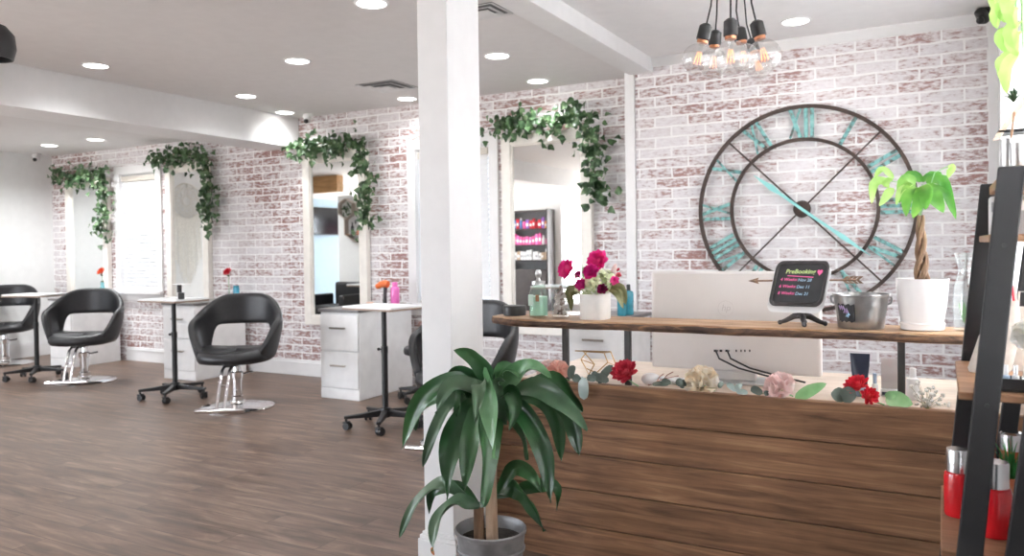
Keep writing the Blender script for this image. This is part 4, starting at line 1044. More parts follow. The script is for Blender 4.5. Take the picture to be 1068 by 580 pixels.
def sprig(lab, leaves, mat, name='eucalyptus_sprig', cat='leaf sprig', Yb=3.05, w=.05, round_=True, stem=True):
    p0 = at(*leaves[0][0], Yb); p0.z = max(p0.z, ZLG)
    t = thing(name, lab, cat, p0); m = MB(); s = MB()
    for (b0, e0, ww, dy) in leaves:
        B = at(*b0, Yb)-p0; E_ = at(*e0, Yb+dy)-p0; md = (B+E_)/2+Vector((0, -.006, .004))
        m.leaf([B, md, E_], ww, (.1, -1, .35), 8, .08, .02, prof=(lambda u: math.sqrt(max(0, 1-(2*u-1)**2)) if round_ else None) if round_ else None)
        if stem: s.tube([Vector((.0, .01, .0)), B], .0016, 5)
    m.build('leaves', mat, t)
    if stem and len(leaves) > 1: s.build('stem', KHAK, t)
    return t
sprig('dark grey green eucalyptus leaves lying over the desk edge beside the peach rose', [((595, 395), (598, 381), .035, .03), ((598, 392), (606, 399), .035, -.01), ((612, 394), (622, 396), .03, 0)], EUC)
p0 = at(607, 397, 3.05); p0.z = ZLG+.004
t = thing('eucalyptus_leaf', 'pale eucalyptus leaf hanging over the front boards', 'leaf sprig', p0)
MB().leaf([(0, 0, 0), at(607, 395, 3.02)-p0+Vector((0, 0, .006)), at(608.5, 402, 2.984)-p0, at(609, 417, 2.98)-p0], .046, (.1, -1, .35), 14, .08, .02, prof=lambda u: .18 if u < .42 else math.sqrt(max(0, 1-((u-.71)/.29)**2))).build('leaf_blade', EUCP, t)
sprig('grey green eucalyptus sprig before the gold wire frame', [((624, 400), (639, 381), .036, .03), ((620, 392), (635, 398), .036, -.02), ((626, 398), (618, 388), .03, .02)], EUC, Yb=3.09)
sprig('dark leaf pair between the crimson dahlia and the cream rose', [((700, 400), (690, 397), .022, 0), ((706, 402), (712, 397), .03, .0), ((698, 401), (680, 401), .02, 0)], EUC)
sprig('dark oval leaf tucked beside the cream rose', [((714, 405), (710, 397), .032, .02), ((750, 405), (754, 399), .02, .02)], EUC)
sprig('small teal green leaves between the cream and the pink rose', [((768, 408), (758, 400), .022, .0), ((766, 408), (774, 401), .022, .0), ((768, 409), (780, 410), .022, 0)], EUCP)
sprig('olive leaf pair before the pale pink rose', [((795, 411), (783, 405), .03, 0), ((797, 411), (802, 411), .02, 0)], EUC)
sprig('long mottled green leaf slanting up beside the pale pink rose', [((830, 416), (862, 400), .045, .03)], GRNL, 'green_leaf', 'leaf', round_=False)
sprig('dark grey round leaf below the bright red carnation', [((878, 418), (892, 407), .055, -.02), ((880, 419), (870, 406), .05, .0)], EUC, Yb=3.045)
sprig('pale green curved leaf below the iron shelf post', [((924, 415), (952, 422), .06, -.01), ((924, 415), (935, 411), .03, .0)], GRNL, 'green_leaf', 'leaf', round_=False)
# dry grass / twigs
p0 = at(670, 398, 3.1); p0.z = ZLG+.004
t = thing('dried_twig', 'dusty pink dried twig lying past the crimson dahlia', 'twig', p0)
m = MB()
for (xa, ya), (xb, yb) in (((676, 402), (708, 392)), ((690, 398), (702, 388)), ((684, 400), (692, 390)), ((676, 402), (684, 393))): m.tube([at(xa, ya, 3.1)-p0, at((xa+xb)/2, (ya+yb)/2-2, 3.1)-p0, at(xb, yb, 3.12)-p0], .0022, 5)
m.build('twig_stem', plain('dusty_pink_twig', (.50, .29, .24), .8), t)
# white shell
p = at(679, 389, 3.12); t = tag(MB().sphere((0, 0, 0), (.042, .03, .026), 20, 12).build('white_pebble', WPL, None, (p.x, p.y, ZLG+.03)), 'smooth white oval pebble beside the crimson dahlia', 'pebble')
# gold geometric frame
t = thing('gold_wire_terrarium', 'open gold wire geometric frame standing between eucalyptus and dahlia', 'ornament', (0, 0, 0))
def gp(x, y, Y_): return at(x, y, Y_)
A_ = [gp(608, 366, 3.16), gp(637, 367, 3.16), gp(643, 382, 3.16), gp(630, 392, 3.16), gp(614, 391, 3.16), gp(620, 380, 3.16)]
Bk = [gp(612, 367, 3.26), gp(630, 368, 3.26), gp(634, 378, 3.26), gp(622, 389, 3.26), gp(611, 384, 3.26), gp(606, 375, 3.26)]
lo = min(min(q.z for q in A_), min(q.z for q in Bk)); sh = ZLG+.004-lo
m = MB(); A_ = [q+Vector((0, 0, 0)) for q in A_]
for L_ in (A_, Bk):
    for i in range(6): m.cyl(L_[i], L_[(i+1) % 6], .0025, n=6)
for i in range(6): m.cyl(A_[i], Bk[i], .0025, n=6)
m.cyl(gp(600, 366, 3.2), gp(637, 367, 3.16), .0028, n=6)
m.build('wire_frame', GOLD, t)
for q in (A_[3], A_[4]): MB().cyl((q.x, q.y, .7365), q, .0025, n=6).build('foot_wire', GOLD, t)
# bottles & tubes on desktop
Yd = 3.45; zD = .7008
def d_at(x): return at(x, 395, Yd).x
t = thing('squeeze_tube', 'navy squeeze tube standing on its cap in front of the brick wall', 'tube', (d_at(897), Yd, zD))
MB().lathe([(.020, 0), (.024, .004), (.024, .035), (.021, .038), (0, .038)]).build('cap', LBLU, t)
m = MB(); k = 24; rings = []
for z, a_, b_ in ((.039, .026, .026), (.08, .030, .022), (.12, .034, .012), (.165, .037, .003), (.172, .037, .003)): rings.append([Vector((a_*math.cos(2*PI*i/k), b_*math.sin(2*PI*i/k), z)) for i in range(k)])
vs = [p for r in rings for p in r]; fs = [tuple(range(k))[::-1], tuple(range(4*k, 5*k))]
for i in range(4): fs += [(i*k+j, i*k+(j+1) % k, (i+1)*k+(j+1) % k, (i+1)*k+j) for j in range(k)]
MB().add(vs, fs).build('tube_body', NAVY, t)
bottle((d_at(952), Yd, zD), .024, .125, WPL, WPL, 'white squeeze bottle beside the iron shelf post on the desk', 'lotion_bottle', .3, .5)
bottle((d_at(913), Yd-.03, zD), .012, .10, WPL, LBLU, 'slim white applicator bottle next to the navy tube', 'applicator_bottle', .4, .6)
t = thing('acrylic_box', 'clear acrylic card holder with white base near the iron post', 'holder', (d_at(928), Yd+.05, zD))
MB().box(-.036, .036, -.02, .02, 0, .028).build('holder_base', WPL, t, bevel=.003); MB().box(-.034, .034, -.018, -.014, .029, .155).build('front_sheet', GLASS, t, smooth=False)
MB().box(-.034, .034, .0, .004, .029, .15).build('card', plain('pale_blush_card', (.72, .66, .66), .7), t, smooth=False)
MB().box(-.03, .03, -.024, -.0205, .006, .018).build('dark_label', NAVY, t, smooth=False)
p = at(966, 412, 3.08); t = thing('gypsophila_sprig', 'white baby breath sprig at the ladder end of the desk flowers', 'flower', (p.x, 3.08, ZLG))
m, s = MB(), MB(); rg = random.Random(4)
for k in range(34):
    e = Vector((rg.gauss(0, .032), rg.gauss(0, .015), abs(rg.gauss(.035, .022))+.004)); s.tube([(0, 0, .0), e*.5+Vector((0, 0, .006)), e], .0008, 4)
    for q in range(3): m.sphere(e+Vector((rg.uniform(-.007, .007), rg.uniform(-.006, .006), rg.uniform(0, .007))), .0048, 7, 5)
m.build('florets', WPET, t); s.build('stem', KHAK, t)
# paper / white keyboard-like item on desk
t = tag(MB().box(-.15, .15, -.05, .05, 0, .018).build('keyboard', WPL, None, (d_at(716), 3.44, zD+.0005), bevel=.004), 'white low keyboard lying on the pale desktop', 'keyboard')

# ------------------------------------------------------------------ dracaena
PX, PY = -1.48, 2.5
t = thing('corn_plant', 'tall leafy corn plant with drooping leaves in a grey tin pot', 'plant', (PX, PY, 0)); o_ = Vector((PX, PY, 0))
MB().lathe([(.098, 0), (.102, .004), (.114, .15), (.128, .265), (.133, .268), (.134, .278), (.130, .283), (.126, .278), (.122, .262), (.112, .2), (0, .2)], n=44).lathe([(.1235, .20), (.127, .203), (.128, .21), (.1255, .214)], n=44).build('pot', POTG, t)
MB().lathe([(.1195, .238), (.06, .246), (0, .248)], n=24).build('soil', SOIL, t)
def c2(cx, cy, Y_): return at(400+cx/2.5208, 350+cy/2.5208, Y_)-o_
def cane(pts, r, mat):
    m = MB(); m.tube(pts, r, 14); m.build('cane', mat, t)
cane([c2(252, 552, 2.45), c2(251, 500, 2.45), c2(250, 448, 2.45)], [.021, .020, .019], CANE)
cane([c2(286, 548, 2.46), c2(284, 470, 2.46), c2(283, 400, 2.46), c2(285, 320, 2.47), c2(290, 230, 2.48), c2(296, 170, 2.48)], [.023, .022, .021, .019, .016, .012], CANEP)
rd = random.Random(11)
LV = [  # base, via..., tip (crop px), width px, depth at base, at tip, colour
 ([(296, 165), (285, 110), (240, 62), (184, 38)], 50, 2.48, 2.40, 0), ([(300, 160), (330, 120), (390, 84), (442, 112)], 52, 2.47, 2.40, 1), ([(290, 160), (276, 120), (288, 200), (293, 325)], 62, 2.45, 2.24, 1),
 ([(290, 165), (240, 140), (180, 135), (138, 205)], 52, 2.46, 2.34, 2), ([(288, 170), (190, 120), (100, 175), (48, 300)], 54, 2.46, 2.38, 0), ([(288, 180), (190, 170), (140, 240), (104, 345)], 40, 2.46, 2.32, 2),
 ([(285, 190), (235, 200), (180, 300), (168, 432)], 70, 2.45, 2.26, 0), ([(290, 190), (250, 200), (228, 300), (214, 408)], 54, 2.45, 2.22, 0), ([(292, 190), (275, 240), (272, 340), (262, 452)], 62, 2.44, 2.20, 0),
 ([(300, 165), (400, 140), (480, 190), (536, 250)], 52, 2.48, 2.42, 2), ([(300, 175), (370, 205), (425, 310), (440, 440)], 54, 2.47, 2.36, 0), ([(302, 170), (410, 165), (460, 230), (468, 330)], 48, 2.52, 2.56, 0),
 ([(430, 160), (480, 190), (505, 250), (515, 315)], 48, 2.50, 2.46, 0), ([(296, 420), (340, 352), (385, 365), (416, 412)], 40, 2.50, 2.52, 0), ([(298, 415), (350, 405), (395, 450), (424, 514)], 52, 2.52, 2.50, 0),
 ([(254, 450), (160, 390), (90, 440), (42, 532)], 42, 2.44, 2.36, 2), ([(252, 448), (190, 440), (145, 490), (130, 568)], 52, 2.43, 2.30, 2), ([(300, 165), (330, 200), (372, 270), (378, 328)], 30, 2.50, 2.52, 0),
 ([(296, 160), (300, 100), (330, 90), (362, 118)], 36, 2.47, 2.42, 1), ([(290, 165), (235, 110), (190, 95), (160, 120)], 36, 2.49, 2.46, 0), ([(290, 170), (215, 150), (200, 180), (196, 215)], 36, 2.44, 2.34, 0),
 ([(300, 165), (440, 110), (500, 170), (524, 200)], 34, 2.54, 2.58, 0), ([(290, 170), (255, 130), (250, 150), (240, 230)], 40, 2.42, 2.28, 2), ([(298, 170), (330, 150), (345, 190), (330, 250)], 40, 2.44, 2.34, 0),
 ([(296, 425), (380, 400), (450, 400), (455, 460)], 36, 2.54, 2.56, 0), ([(290, 175), (160, 160), (90, 200), (85, 250)], 40, 2.52, 2.54, 0), ([(252, 450), (200, 400), (130, 410), (120, 470)], 34, 2.47, 2.46, 0), ([(288, 170), (310, 230), (300, 130), (318, 120)], 30, 2.44, 2.38, 2)]
mats = [DRAC, DRACL, DRACG]; mb = [MB(), MB(), MB()]
for pts, w, ya, yb, c in LV:
    n = len(pts); P = [c2(x, y, ya+(yb-ya)*i/(n-1)) for i, (x, y) in enumerate(pts)]
    mb[c].leaf(P, w/2.52*2.85/818*1.0, (rd.gauss(0, .55), -1, .55), 20, .24, .15, twist=rd.gauss(0, .6), prof=lambda u: min(1, .25+2.4*u)*(1 if u < .5 else max(0, 1-((u-.5)/.51)**1.7)))
for i in range(3): mb[i].build(['leaves', 'pale_leaves', 'greyish_leaves'][i], mats[i], t)
MB().leaf([c2(128, 556, 2.30), c2(130, 568, 2.30), c2(134, 578, 2.30)], .014, (0, -1, .4), 5).build('dry_leaf_tip', plain('dry_orange_tip', (.50, .17, .05), .7), t)

# ------------------------------------------------------------------ pendant cluster
cz = Vector((-.64, 2.82, ZR))
t0 = thing('ceiling_canopy', 'small black ceiling canopy gathering the cords of the bulb cluster', 'light fitting', cz)
MB().lathe([(.06, -.002), (.06, -.02), (.03, -.032), (0, -.032)], (0, 0, 0)).build('canopy', BLKP, t0)
PB = [(728, 62, (735, 33), 2.74, .056, 'clear globe pendant bulb farthest from the recessed light, in the front trio'), (762, 60, (762, 24), 2.64, .058, 'clear globe pendant bulb hanging in the middle of the front trio'), (797, 58, (789, 25), 2.74, .056, 'clear globe pendant bulb closest to the recessed light'),
      (744, 66, (746, 37), 2.90, .054, 'clear globe pendant bulb half hidden behind the first two'), (776, 60, (771, 30), 2.96, .052, 'clear globe pendant bulb hidden behind the middle one'), (791, 69, (782, 37), 3.20, .052, 'clear globe pendant bulb hidden behind the last one')]
for i, (gx, gy, (sx, sy), Yb, r, lab) in enumerate(PB):
    g = at(gx, gy, Yb); s = at(sx, sy, Yb); ax = (s-g).normalized()
    t = thing('pendant_bulb', lab, 'pendant light', g, 0, 'pendant bulb cluster')
    Q = ax.to_track_quat('Z', 'Y').to_matrix().to_4x4()
    pf = [(0, -r)]+[(r*math.sin(PI*k/16), -r*math.cos(PI*k/16)) for k in range(1, 14)]+[(.019, r*.93), (.0165, r*1.08)]
    MB().lathe(pf, n=28, M=Q).build('glass_globe', BULB, t)
    MB().lathe([(.0175, r*1.02), (.019, r*1.04), (.019, r*1.2), (0, r*1.2)], n=20, M=Q).build('collar', FILC, t)
    MB().lathe([(.021, r*1.2), (.0235, r*1.23), (.0225, r*2.05), (.013, r*2.2), (.006, r*2.25), (0, r*2.25)], n=24, M=Q).build('socket', BLKP, t)
    fm = MB(); 
    for k in range(6):
        an = k*PI/3; p1 = Q.to_3x3() @ Vector((.006*math.cos(an), .006*math.sin(an), r*.45)); p2 = Q.to_3x3() @ Vector((.013*math.cos(an+.3), .013*math.sin(an+.3), -r*.30)); fm.tube([p1, (p1+p2)*.5*1.0, p2], .0006, 5)
    fm.build('filament', FILA, t)
    MB().tube([Q.to_3x3() @ Vector((0, 0, r*1.0)), Q.to_3x3() @ Vector((0, 0, r*.5)), Q.to_3x3() @ Vector((0, 0, r*.1))], [.010, .006, .002], 8).build('glass_stem', GLASS, t)
    top = Q.to_3x3() @ Vector((0, 0, r*2.25)); hd = Vector((g.x-cz.x, g.y-cz.y, 0))*1.0; hd = Matrix.Rotation((0, 0, 0, .6, -.5, .5)[i], 3, 'Z') @ hd.normalized()*(.022 if i < 3 else .045); e = cz+hd+Vector((0, 0, -.033))-g
    MB().tube([top, top+ax*.06, top.lerp(e, .5)+ax*.02, e], .0032, 8).build('cord', BLKP, t)

# ------------------------------------------------------------------ ladder rack
Y1, Y2 = 2.05, 2.665
t = thing('ladder_rack', 'black steel ladder rack with honey wood shelves by the bright window', 'shelf rack', (0, 0, 0))
SL = .0965
def leg(xz, slope, yy0, yy1, wdt, z1, z0=0):
    x0_ = xz
    return MB().prism([(x0_-slope*0, yy0, z0), (x0_+wdt, yy0, z0), (x0_+wdt+slope*(z1-z0), yy0, z1), (x0_+slope*(z1-z0), yy0, z1)], (0, yy1-yy0, 0))
leg(-.034, SL, Y1, Y1+.03, .052, 1.485).build('front_leg', CHAR, t, bevel=.003)
leg(.047-.0, .118, Y1, Y1+.03, .045, 1.485).build('rear_leg', CHAR, t, bevel=.003)
leg(-.052, SL*1.04, Y2-.03, Y2, .05, 1.485).build('front_leg', CHAR, t, bevel=.003)
leg(.047, .118, Y2-.03, Y2, .045, 1.485).build('rear_leg', CHAR, t, bevel=.003)
for yy in (Y1, Y2-.03): MB().box(.115+.045, .285, yy+.002, yy+.028, 1.437, 1.484).build('top_rail', CHAR, t, bevel=.003)
for zz, xl, xr in ((.60, -.008, .28), (.972, .030, .29), (1.335, .092, .30)):
    MB().box(xl, xr, Y1+.032, Y2-.032, zz-.018, zz).build('shelf_board', LWOOD, t, bevel=.003)
MB().box(.118, .31, Y1+.032, Y2-.032, 1.452, 1.476).build('shelf_board', LWOOD, t, bevel=.003)
for zz in (.62, .97, 1.33): 
    xx = -.034+SL*zz+.026; MB().cyl((xx, Y1-.004, zz-.02), (xx, Y1, zz-.02), .005, n=10).build('bolt', BLKM, t)
# items on the rack
def on_rack(x, z, Y_): return at(x, 400, Y_).x
za, zb, zc, zd = .601, .973, 1.336, 1.477
def red_bottle(xp, Y_, lab, h=.175, r=.034):
    p = at(xp, 540, Y_); t = thing('shampoo_bottle', lab, 'bottle', (p.x, Y_, za), 0, 'red bottles on the low shelf')
    MB().lathe([(r*.94, 0), (r, .005), (r, h*.58), (r*.93, h*.64), (r*.8, h*.66), (0, h*.66)], n=28).build('bottle_body', REDB, t)
    MB().lathe([(r*.84, h*.662), (r*.84, h*.97), (r*.78, h), (0, h)], n=24).build('cap', SILV, t)
red_bottle(999.5, 2.36, 'red bottle with silver cap peeking out behind the black ladder leg')
red_bottle(1036, 2.24, 'red bottle with silver cap in front on the low rack shelf', .18, .041)
red_bottle(1027, 2.56, 'red bottle with silver cap farther back near the terracotta pot')
p = at(1054, 540, 2.42); t = thing('potted_grass', 'small spiky grass plant in a terracotta pot on the low rack shelf', 'plant', (p.x, 2.42, za))
MB().lathe([(.030, 0), (.034, .005), (.042, .085), (.046, .087), (.046, .105), (.040, .105), (.038, .09), (0, .088)], n=28).build('pot', TERRA, t)
m = MB(); rg = random.Random(6)
for k in range(38): an = rg.uniform(0, 6.28); R = rg.uniform(.015, .075); h = rg.uniform(.05, .11); m.leaf([(.01*math.cos(an), .01*math.sin(an), .088), (R*.5*math.cos(an), R*.5*math.sin(an), .088+h*.7), (R*math.cos(an), R*math.sin(an), .088+h)], .008, (math.cos(an), math.sin(an), .8), 6, .1, prof=lambda u: 1-u*.9)
m.build('blades', leaf_material('spiky_green', [(.03, .22, .05), (.08, .38, .10)], .4, 9, .3), t)
t = thing('silver_canister', 'brushed silver canister behind the red bottles', 'canister', (at(1047, 540, 2.55).x+.02, 2.56, za))
MB().lathe([(.028, 0), (.03, .004), (.03, .14), (0, .14)]).build('canister_body', TERRA, t); MB().lathe([(.03, .141), (.03, .185), (.024, .19), (0, .19)]).build('lid', SILV, t)
# middle shelf
def bag(xp, Y_, z, w, d, h, mat, lab, lean=0, cat='bag'):
    x = at(xp, 380, Y_).x; t = thing('gift_bag', lab, cat, (x, Y_, z)); m = MB(); k = 20; rings = []
    for zz, a_, b_ in ((0, .9, .9), (.01, 1, 1), (h*.5, .92, .8), (h*.85, .62, .4), (h, .36, .18)):
        rings.append([Vector((w*a_*math.copysign(abs(math.cos(2*PI*i/k))**.7, math.cos(2*PI*i/k))+lean*zz, d*b_*math.copysign(abs(math.sin(2*PI*i/k))**.7, math.sin(2*PI*i/k)), zz)) for i in range(k)])
    vs = [p for r in rings for p in r]; fs = [tuple(range(k))[::-1], tuple(range(4*k, 5*k))]
    for i in range(4): fs += [(i*k+j, i*k+(j+1) % k, (i+1)*k+(j+1) % k, (i+1)*k+j) for j in range(k)]
    m.add(vs, fs).build('bag_body', mat, t)
    MB().tube([(lean*h-.015, 0, h*.97), (lean*h-.012, 0, h+.04), (lean*h+.012, 0, h+.04), (lean*h+.015, 0, h*.97)], .003, 6).build('bag_handle', mat, t)
bag(1061, 2.50, zb, .055, .03, .17, LINEN, 'tapered beige linen bag on the middle rack shelf beside the red pouch', .1)
bag(1047, 2.58, zb, .024, .022, .18, REDC, 'slim red pouch behind the beige linen bag', .05)
bag(1031, 2.42, zb, .05, .03, .19, LINEN, 'beige linen bag half hidden behind the black ladder leg', .25)
x = at(1054, 400, 2.12).x; t = thing('polish_tray', 'small black tray of nail polish bottles on the middle rack shelf', 'tray', (x+.012, 2.15, zb))
MB().box(-.055, .055, -.03, .03, 0, .006).box(-.055, .055, -.03, -.024, .006, .03).box(-.055, .055, .024, .03, .006, .03).box(-.055, -.049, -.024, .024, .006, .03).box(.049, .055, -.024, .024, .006, .03).build('tray_body', BLKP, t, bevel=.002)
for k in range(5):
    mt = [WPL, LBLU, WPL, SILV, plain('clear_polish', (.75, .6, .6), .2)][k]
    bottle((x-.026+.019*k, 2.15, zb+.0065), .008, .052, mt, WPL if k % 2 else SILV, ['white', 'pale blue', 'milky white', 'silver', 'blush'][k]+' nail polish bottle standing in the small black tray', 'polish_bottle', .45, .6, 'bottle', 'nail polish bottles in the tray')
p = at(1066, 355, 2.02); t = thing('white_peony', 'cream white paper flower sticking out beside the beige bag', 'flower', (p.x+.02, 2.16, p.z)); rose(MB(), (0, 0, 0), .035, (-.4, -.8, .3)).build('petals', WPET, t)
MB().tube([(0, .01, -.01), (.01, .02, -.06), (.0, .0, .978-p.z)], .003, 6).build('stem', GRNL, t)
# upper shelf: binders
for i, (xp, Y_, th, h, mt, lab) in enumerate([(1030, 2.56, .022, .105, WPL, 'white binder standing on the upper rack shelf'), (1036, 2.50, .018, .113, plain('pale_grey_cover', (.62, .64, .66), .5), 'pale grey folder standing beside the white binder'), (1060, 2.40, .05, .10, GRYP, 'grey box file on the upper rack shelf beneath the top rail')]):
    x = max(at(xp, 220, Y_).x, .125+.03*i); t = thing('folder', lab, 'folder', (x, Y_, zc))
    MB().box(-th/2, th/2, -.06+.02*(i == 1), .04, 0, h).build('cover', mt, t, bevel=.003)
    MB().box(-th/2+.003, th/2-.003, -.0612+.02*(i == 1), -.0602+.02*(i == 1), h*.6, h*.85).build('spine_label', GRYP if i < 2 else WPL, t, smooth=False)
# top: metal cups
for i, (xp, Y_, r, h, lab) in enumerate([(1049, 2.30, .021, .095, 'tall silver metal cup with wooden sticks on top of the ladder rack'), (1062, 2.22, .019, .075, 'short silver metal cup on top of the ladder rack')]):
    x = max(at(xp, 160, Y_).x, .145); t = thing('metal_cup', lab, 'cup', (x, Y_, zd))
    MB().lathe([(r*.92, 0), (r, .003), (r, h), (r*.93, h), (r*.9, .004), (0, .004)], n=24).build('cup_body', STEEL, t)
    if i == 0: MB().cyl((-.006, 0, .008), (.012, -.004, .16), .0028, n=8).build('wooden_stick', LWOOD, t)
# right wall shelf with trailing plant
t = thing('floating_shelf', 'white floating shelf high on the window wall', 'shelf', (XR-.016, 2.95, 2.15))
MB().box(-.135, 0, -.2, .38, 0, .05).build('shelf_board', WPL, t, bevel=.004)
for yy in (-.15, .3): MB().box(-.1, 0, yy, yy+.02, -.06, -.001).build('bracket', WPL, t, bevel=.002)
t = thing('hanging_plant', 'hanging pot of trailing lime green leaves by the bright window', 'plant', (.24, 2.22, 2.201))
m = MB()
for k in range(3): m.tube([(.046*math.cos(k*2.1), .046*math.sin(k*2.1), .098), (.046*math.cos(k*2.1), .046*math.sin(k*2.1), .11), (0, 0, .36), (0, 0, ZR-2.202)], .0018, 5)
m.build('hanger_cord', MACR, t)
MB().lathe([(.035, 0), (.04, .005), (.048, .10), (.044, .10), (0, .085)]).build('pot', CERAM, t)
m, s = MB(), MB(); rg = random.Random(14)
for v in range(4):
    yy = rg.uniform(-.09, .09); x_ = -.052+rg.uniform(-.02, 0); pts = [Vector((0, 0, .085)), Vector((x_*.7, yy*.5, .13)), Vector((x_-.03, yy, .06)), Vector((x_-.022, yy, -.18)), Vector((x_-.02, yy, -.40-.05*v/3))]
    s.tube(pts, .0022, 6)
    for k in range(5):
        q = pts[3].lerp(pts[4], k/4)+Vector((-.006, 0, 0)); e = q+Vector((rg.uniform(-.03, .0), rg.uniform(-.05, .05), -rg.uniform(.05, .09))); m.leaf([q, (q+e)/2+Vector((-.01, 0, .01)), e], .036, (-.6, -1, .4), 7)
m.build('leaves', MONEYL, t); s.build('vine', GRNL, t)
# triangle shelf with succulent
Yt = 2.95
t = thing('triangle_shelf', 'wooden triangle shelf with black base bar on the bright window wall', 'shelf', (0, 0, 0))
a, b_ = at(1037, 143, Yt), at(1075, 90, Yt); a.y = b_.y = Yt
m = MB().prism([a, a+Vector((.018, 0, 0)), b_+Vector((.018, 0, 0)), b_], (0, .10, 0)); m.build('side_board', plain('light_oak_strip', (.56, .42, .32), .6), t, smooth=False)
m = MB().box(a.x+.01, XR-.002, Yt, Yt+.10, a.z+.012, a.z+.022).build('base_bar', CHAR, t, bevel=.002)
c = at(1066, 139, Yt)
m = MB().prism([b_, b_+Vector((.018, 0, 0)), Vector((XR-.003, Yt, b_.z-.02)), Vector((XR-.003, Yt, b_.z-.045))], (0, .10, 0)).build('brace', CHAR, t, smooth=False)
c = at(1057, 97, Yt+.05); zz = a.z+(b_.z-a.z)*(c.x-a.x)/(b_.x-a.x)
t = thing('air_plant', 'small spiky green air plant perched on the wooden triangle shelf', 'plant', (c.x+.0, Yt+.05, zz+.026)); m = MB()
for k in range(22):
    an = k*2.4; R = .012+.022*(k/22); m.leaf([(0, 0, 0), (R*.6*math.cos(an), R*.6*math.sin(an), .035-.02*k/22), (R*math.cos(an), R*math.sin(an), .05-.035*k/22)], .009, (0, 0, 1), 5, .2)
m.build('blades', DRACG, t)

# ------------------------------------------------------------------ what the mirrors see
struct(MB().box(-9.06, -7.75, 1.85, 2.0, 0, 2.25).build('wall_partition', WALLW, bevel=.004), 'white partition wall reflected in the mirror by the drawer unit')
struct(MB().box(XL, -9.07, 1.84, 2.0, 2.33, 2.61).build('trim_4', HWOOD, smooth=False), 'oak header board reflected in the mirror')
struct(MB().box(XL+.001, XL+.012, .2, 1.8, .2, 2.3).build('bluish_light_panel', plain('bluish_light_tint', (.46, .62, .74), .8, var=.03), smooth=False), 'pale blue panel imitating bluish light on the reflected wall')  # bluish light on the reflected wall, put in as panel colour
t = thing('wall_television', 'black wall television reflected in the mirror by the drawer unit', 'television', (XL+.03, .95, 1.62))
MB().box(-.02, .03, -.45, .45, 0, .52).build('casing', BLKP, t, bevel=.008); MB().box(.0305, .032, -.435, .435, .015, .505).build('screen', TVB, t, smooth=False)
t = thing('hexagon_shelf', 'open hexagon wire shelf with trailing leaves reflected in the mirror', 'shelf', (-8.62, 2.003, 1.55))
m = MB()
for (cx, cz_, R) in ((0, .16, .25), (-.2, .47, .17), (.2, .50, .17)):
    hx = [Vector((cx+R*math.cos(PI/6+k*PI/3), 0, cz_+R*math.sin(PI/6+k*PI/3))) for k in range(6)]
    for k in range(6):
        a, b_ = hx[k], hx[(k+1) % 6]; d = (b_-a).normalized(); n = Vector((-d.z, 0, d.x))*.008; m.prism([a-n, b_-n, b_+n, a+n], (0, .10, 0))
m.build('hexagon_frame', plain('grey_driftwood_frame', (.42, .37, .32), .6), t, smooth=False)
MB().box(-.205, .205, 0, .10, .025, .038).build('shelf_board', LWOOD, t, bevel=.002)
m = MB(); rg = random.Random(5)
for k in range(26):
    q = Vector((-.2+rg.gauss(0, .05), .06, .47+rg.gauss(0, .05))); e = q+Vector((rg.gauss(0, .05), rg.uniform(0, .04), rg.gauss(-.02, .05))); m.leaf([q, (q+e)/2, e], .03, (0, 1, .2), 5)
m.build('trailing_leaves', IVY, t)
for k in range(3):
    bottle((-8.70+.07*k, 2.055, 1.589), .026, (.2, .24, .17)[k], (BLKP, STEEL, ORB)[k], BLKP, ['black bottle on the reflected hexagon shelf', 'steel spray bottle on the reflected hexagon shelf', 'short amber bottle on the reflected hexagon shelf'][k], 'bottle', .3, .5)
t = thing('shampoo_unit', 'black shampoo chair with white wash basin reflected in the mirror', 'salon chair', (-8.55, 2.62, 0))
MB().box(-.28, .28, -.25, .35, .05, .45).build('seat', BLACK, t, bevel=.05, bseg=4); MB().box(-.30, .30, -.38, -.26, .10, .80).build('backrest', BLACK, t, bevel=.04, bseg=4)
for s in (-1, 1): MB().box(s*.34-.05, s*.34+.05, -.25, .33, .03, .62).build('armrest', BLACK, t, bevel=.03, bseg=3)
MB().lathe([(.10, .62), (.20, .70), (.25, .86), (.27, .88), (.24, .88), (.18, .73), (0, .70)], (.62, -.22, 0), 28).build('wash_basin', CERAM, t)
MB().lathe([(.16, 0), (.10, .3), (.10, .63), (0, .63)], (.62, -.22, 0), 20).build('pedestal', CERAM, t)
MB().tube([(.62, -.40, .86), (.62, -.40, 1.0), (.62, -.36, 1.04), (.62, -.30, 1.0)], .012, 8).build('faucet', CHROME, t)
# macrame dream catcher on the left wall
t = thing('macrame_hanging', 'round cream macrame wall hanging with long fringe reflected in a mirror', 'wall hanging', (XL+.03, 4.05, 2.12))
MB().lathe([(.27, -.008), (.285, 0), (.27, .008), (.262, 0)], n=40, M=Matrix.Rotation(PI/2, 4, 'Y'), close=True).build('hoop', MACR, t)
m = MB()
for k in range(12):
    a_ = k*PI/6
    for dk in (3, 5): b2 = a_+dk*PI/6; m.cyl((0, .265*math.cos(a_), .265*math.sin(a_)), (0.004, .265*math.cos(b2), .265*math.sin(b2)), .0035, n=5)
m.build('web', MACR, t)
m = MB(); rg = random.Random(2)
for k in range(46):
    y_ = -.25+.5*k/45; z_ = -math.sqrt(max(0, .27**2-y_**2)); L = (1.05-1.2*abs(y_))*rg.uniform(.9, 1.05); m.tube([(0, y_, z_), (.006, y_+rg.uniform(-.01, .01), z_-L*.5), (rg.uniform(0, .01), y_+rg.uniform(-.015, .015), z_-L)], [.006, .006, .004], 5)
m.build('fringe', MACR, t)
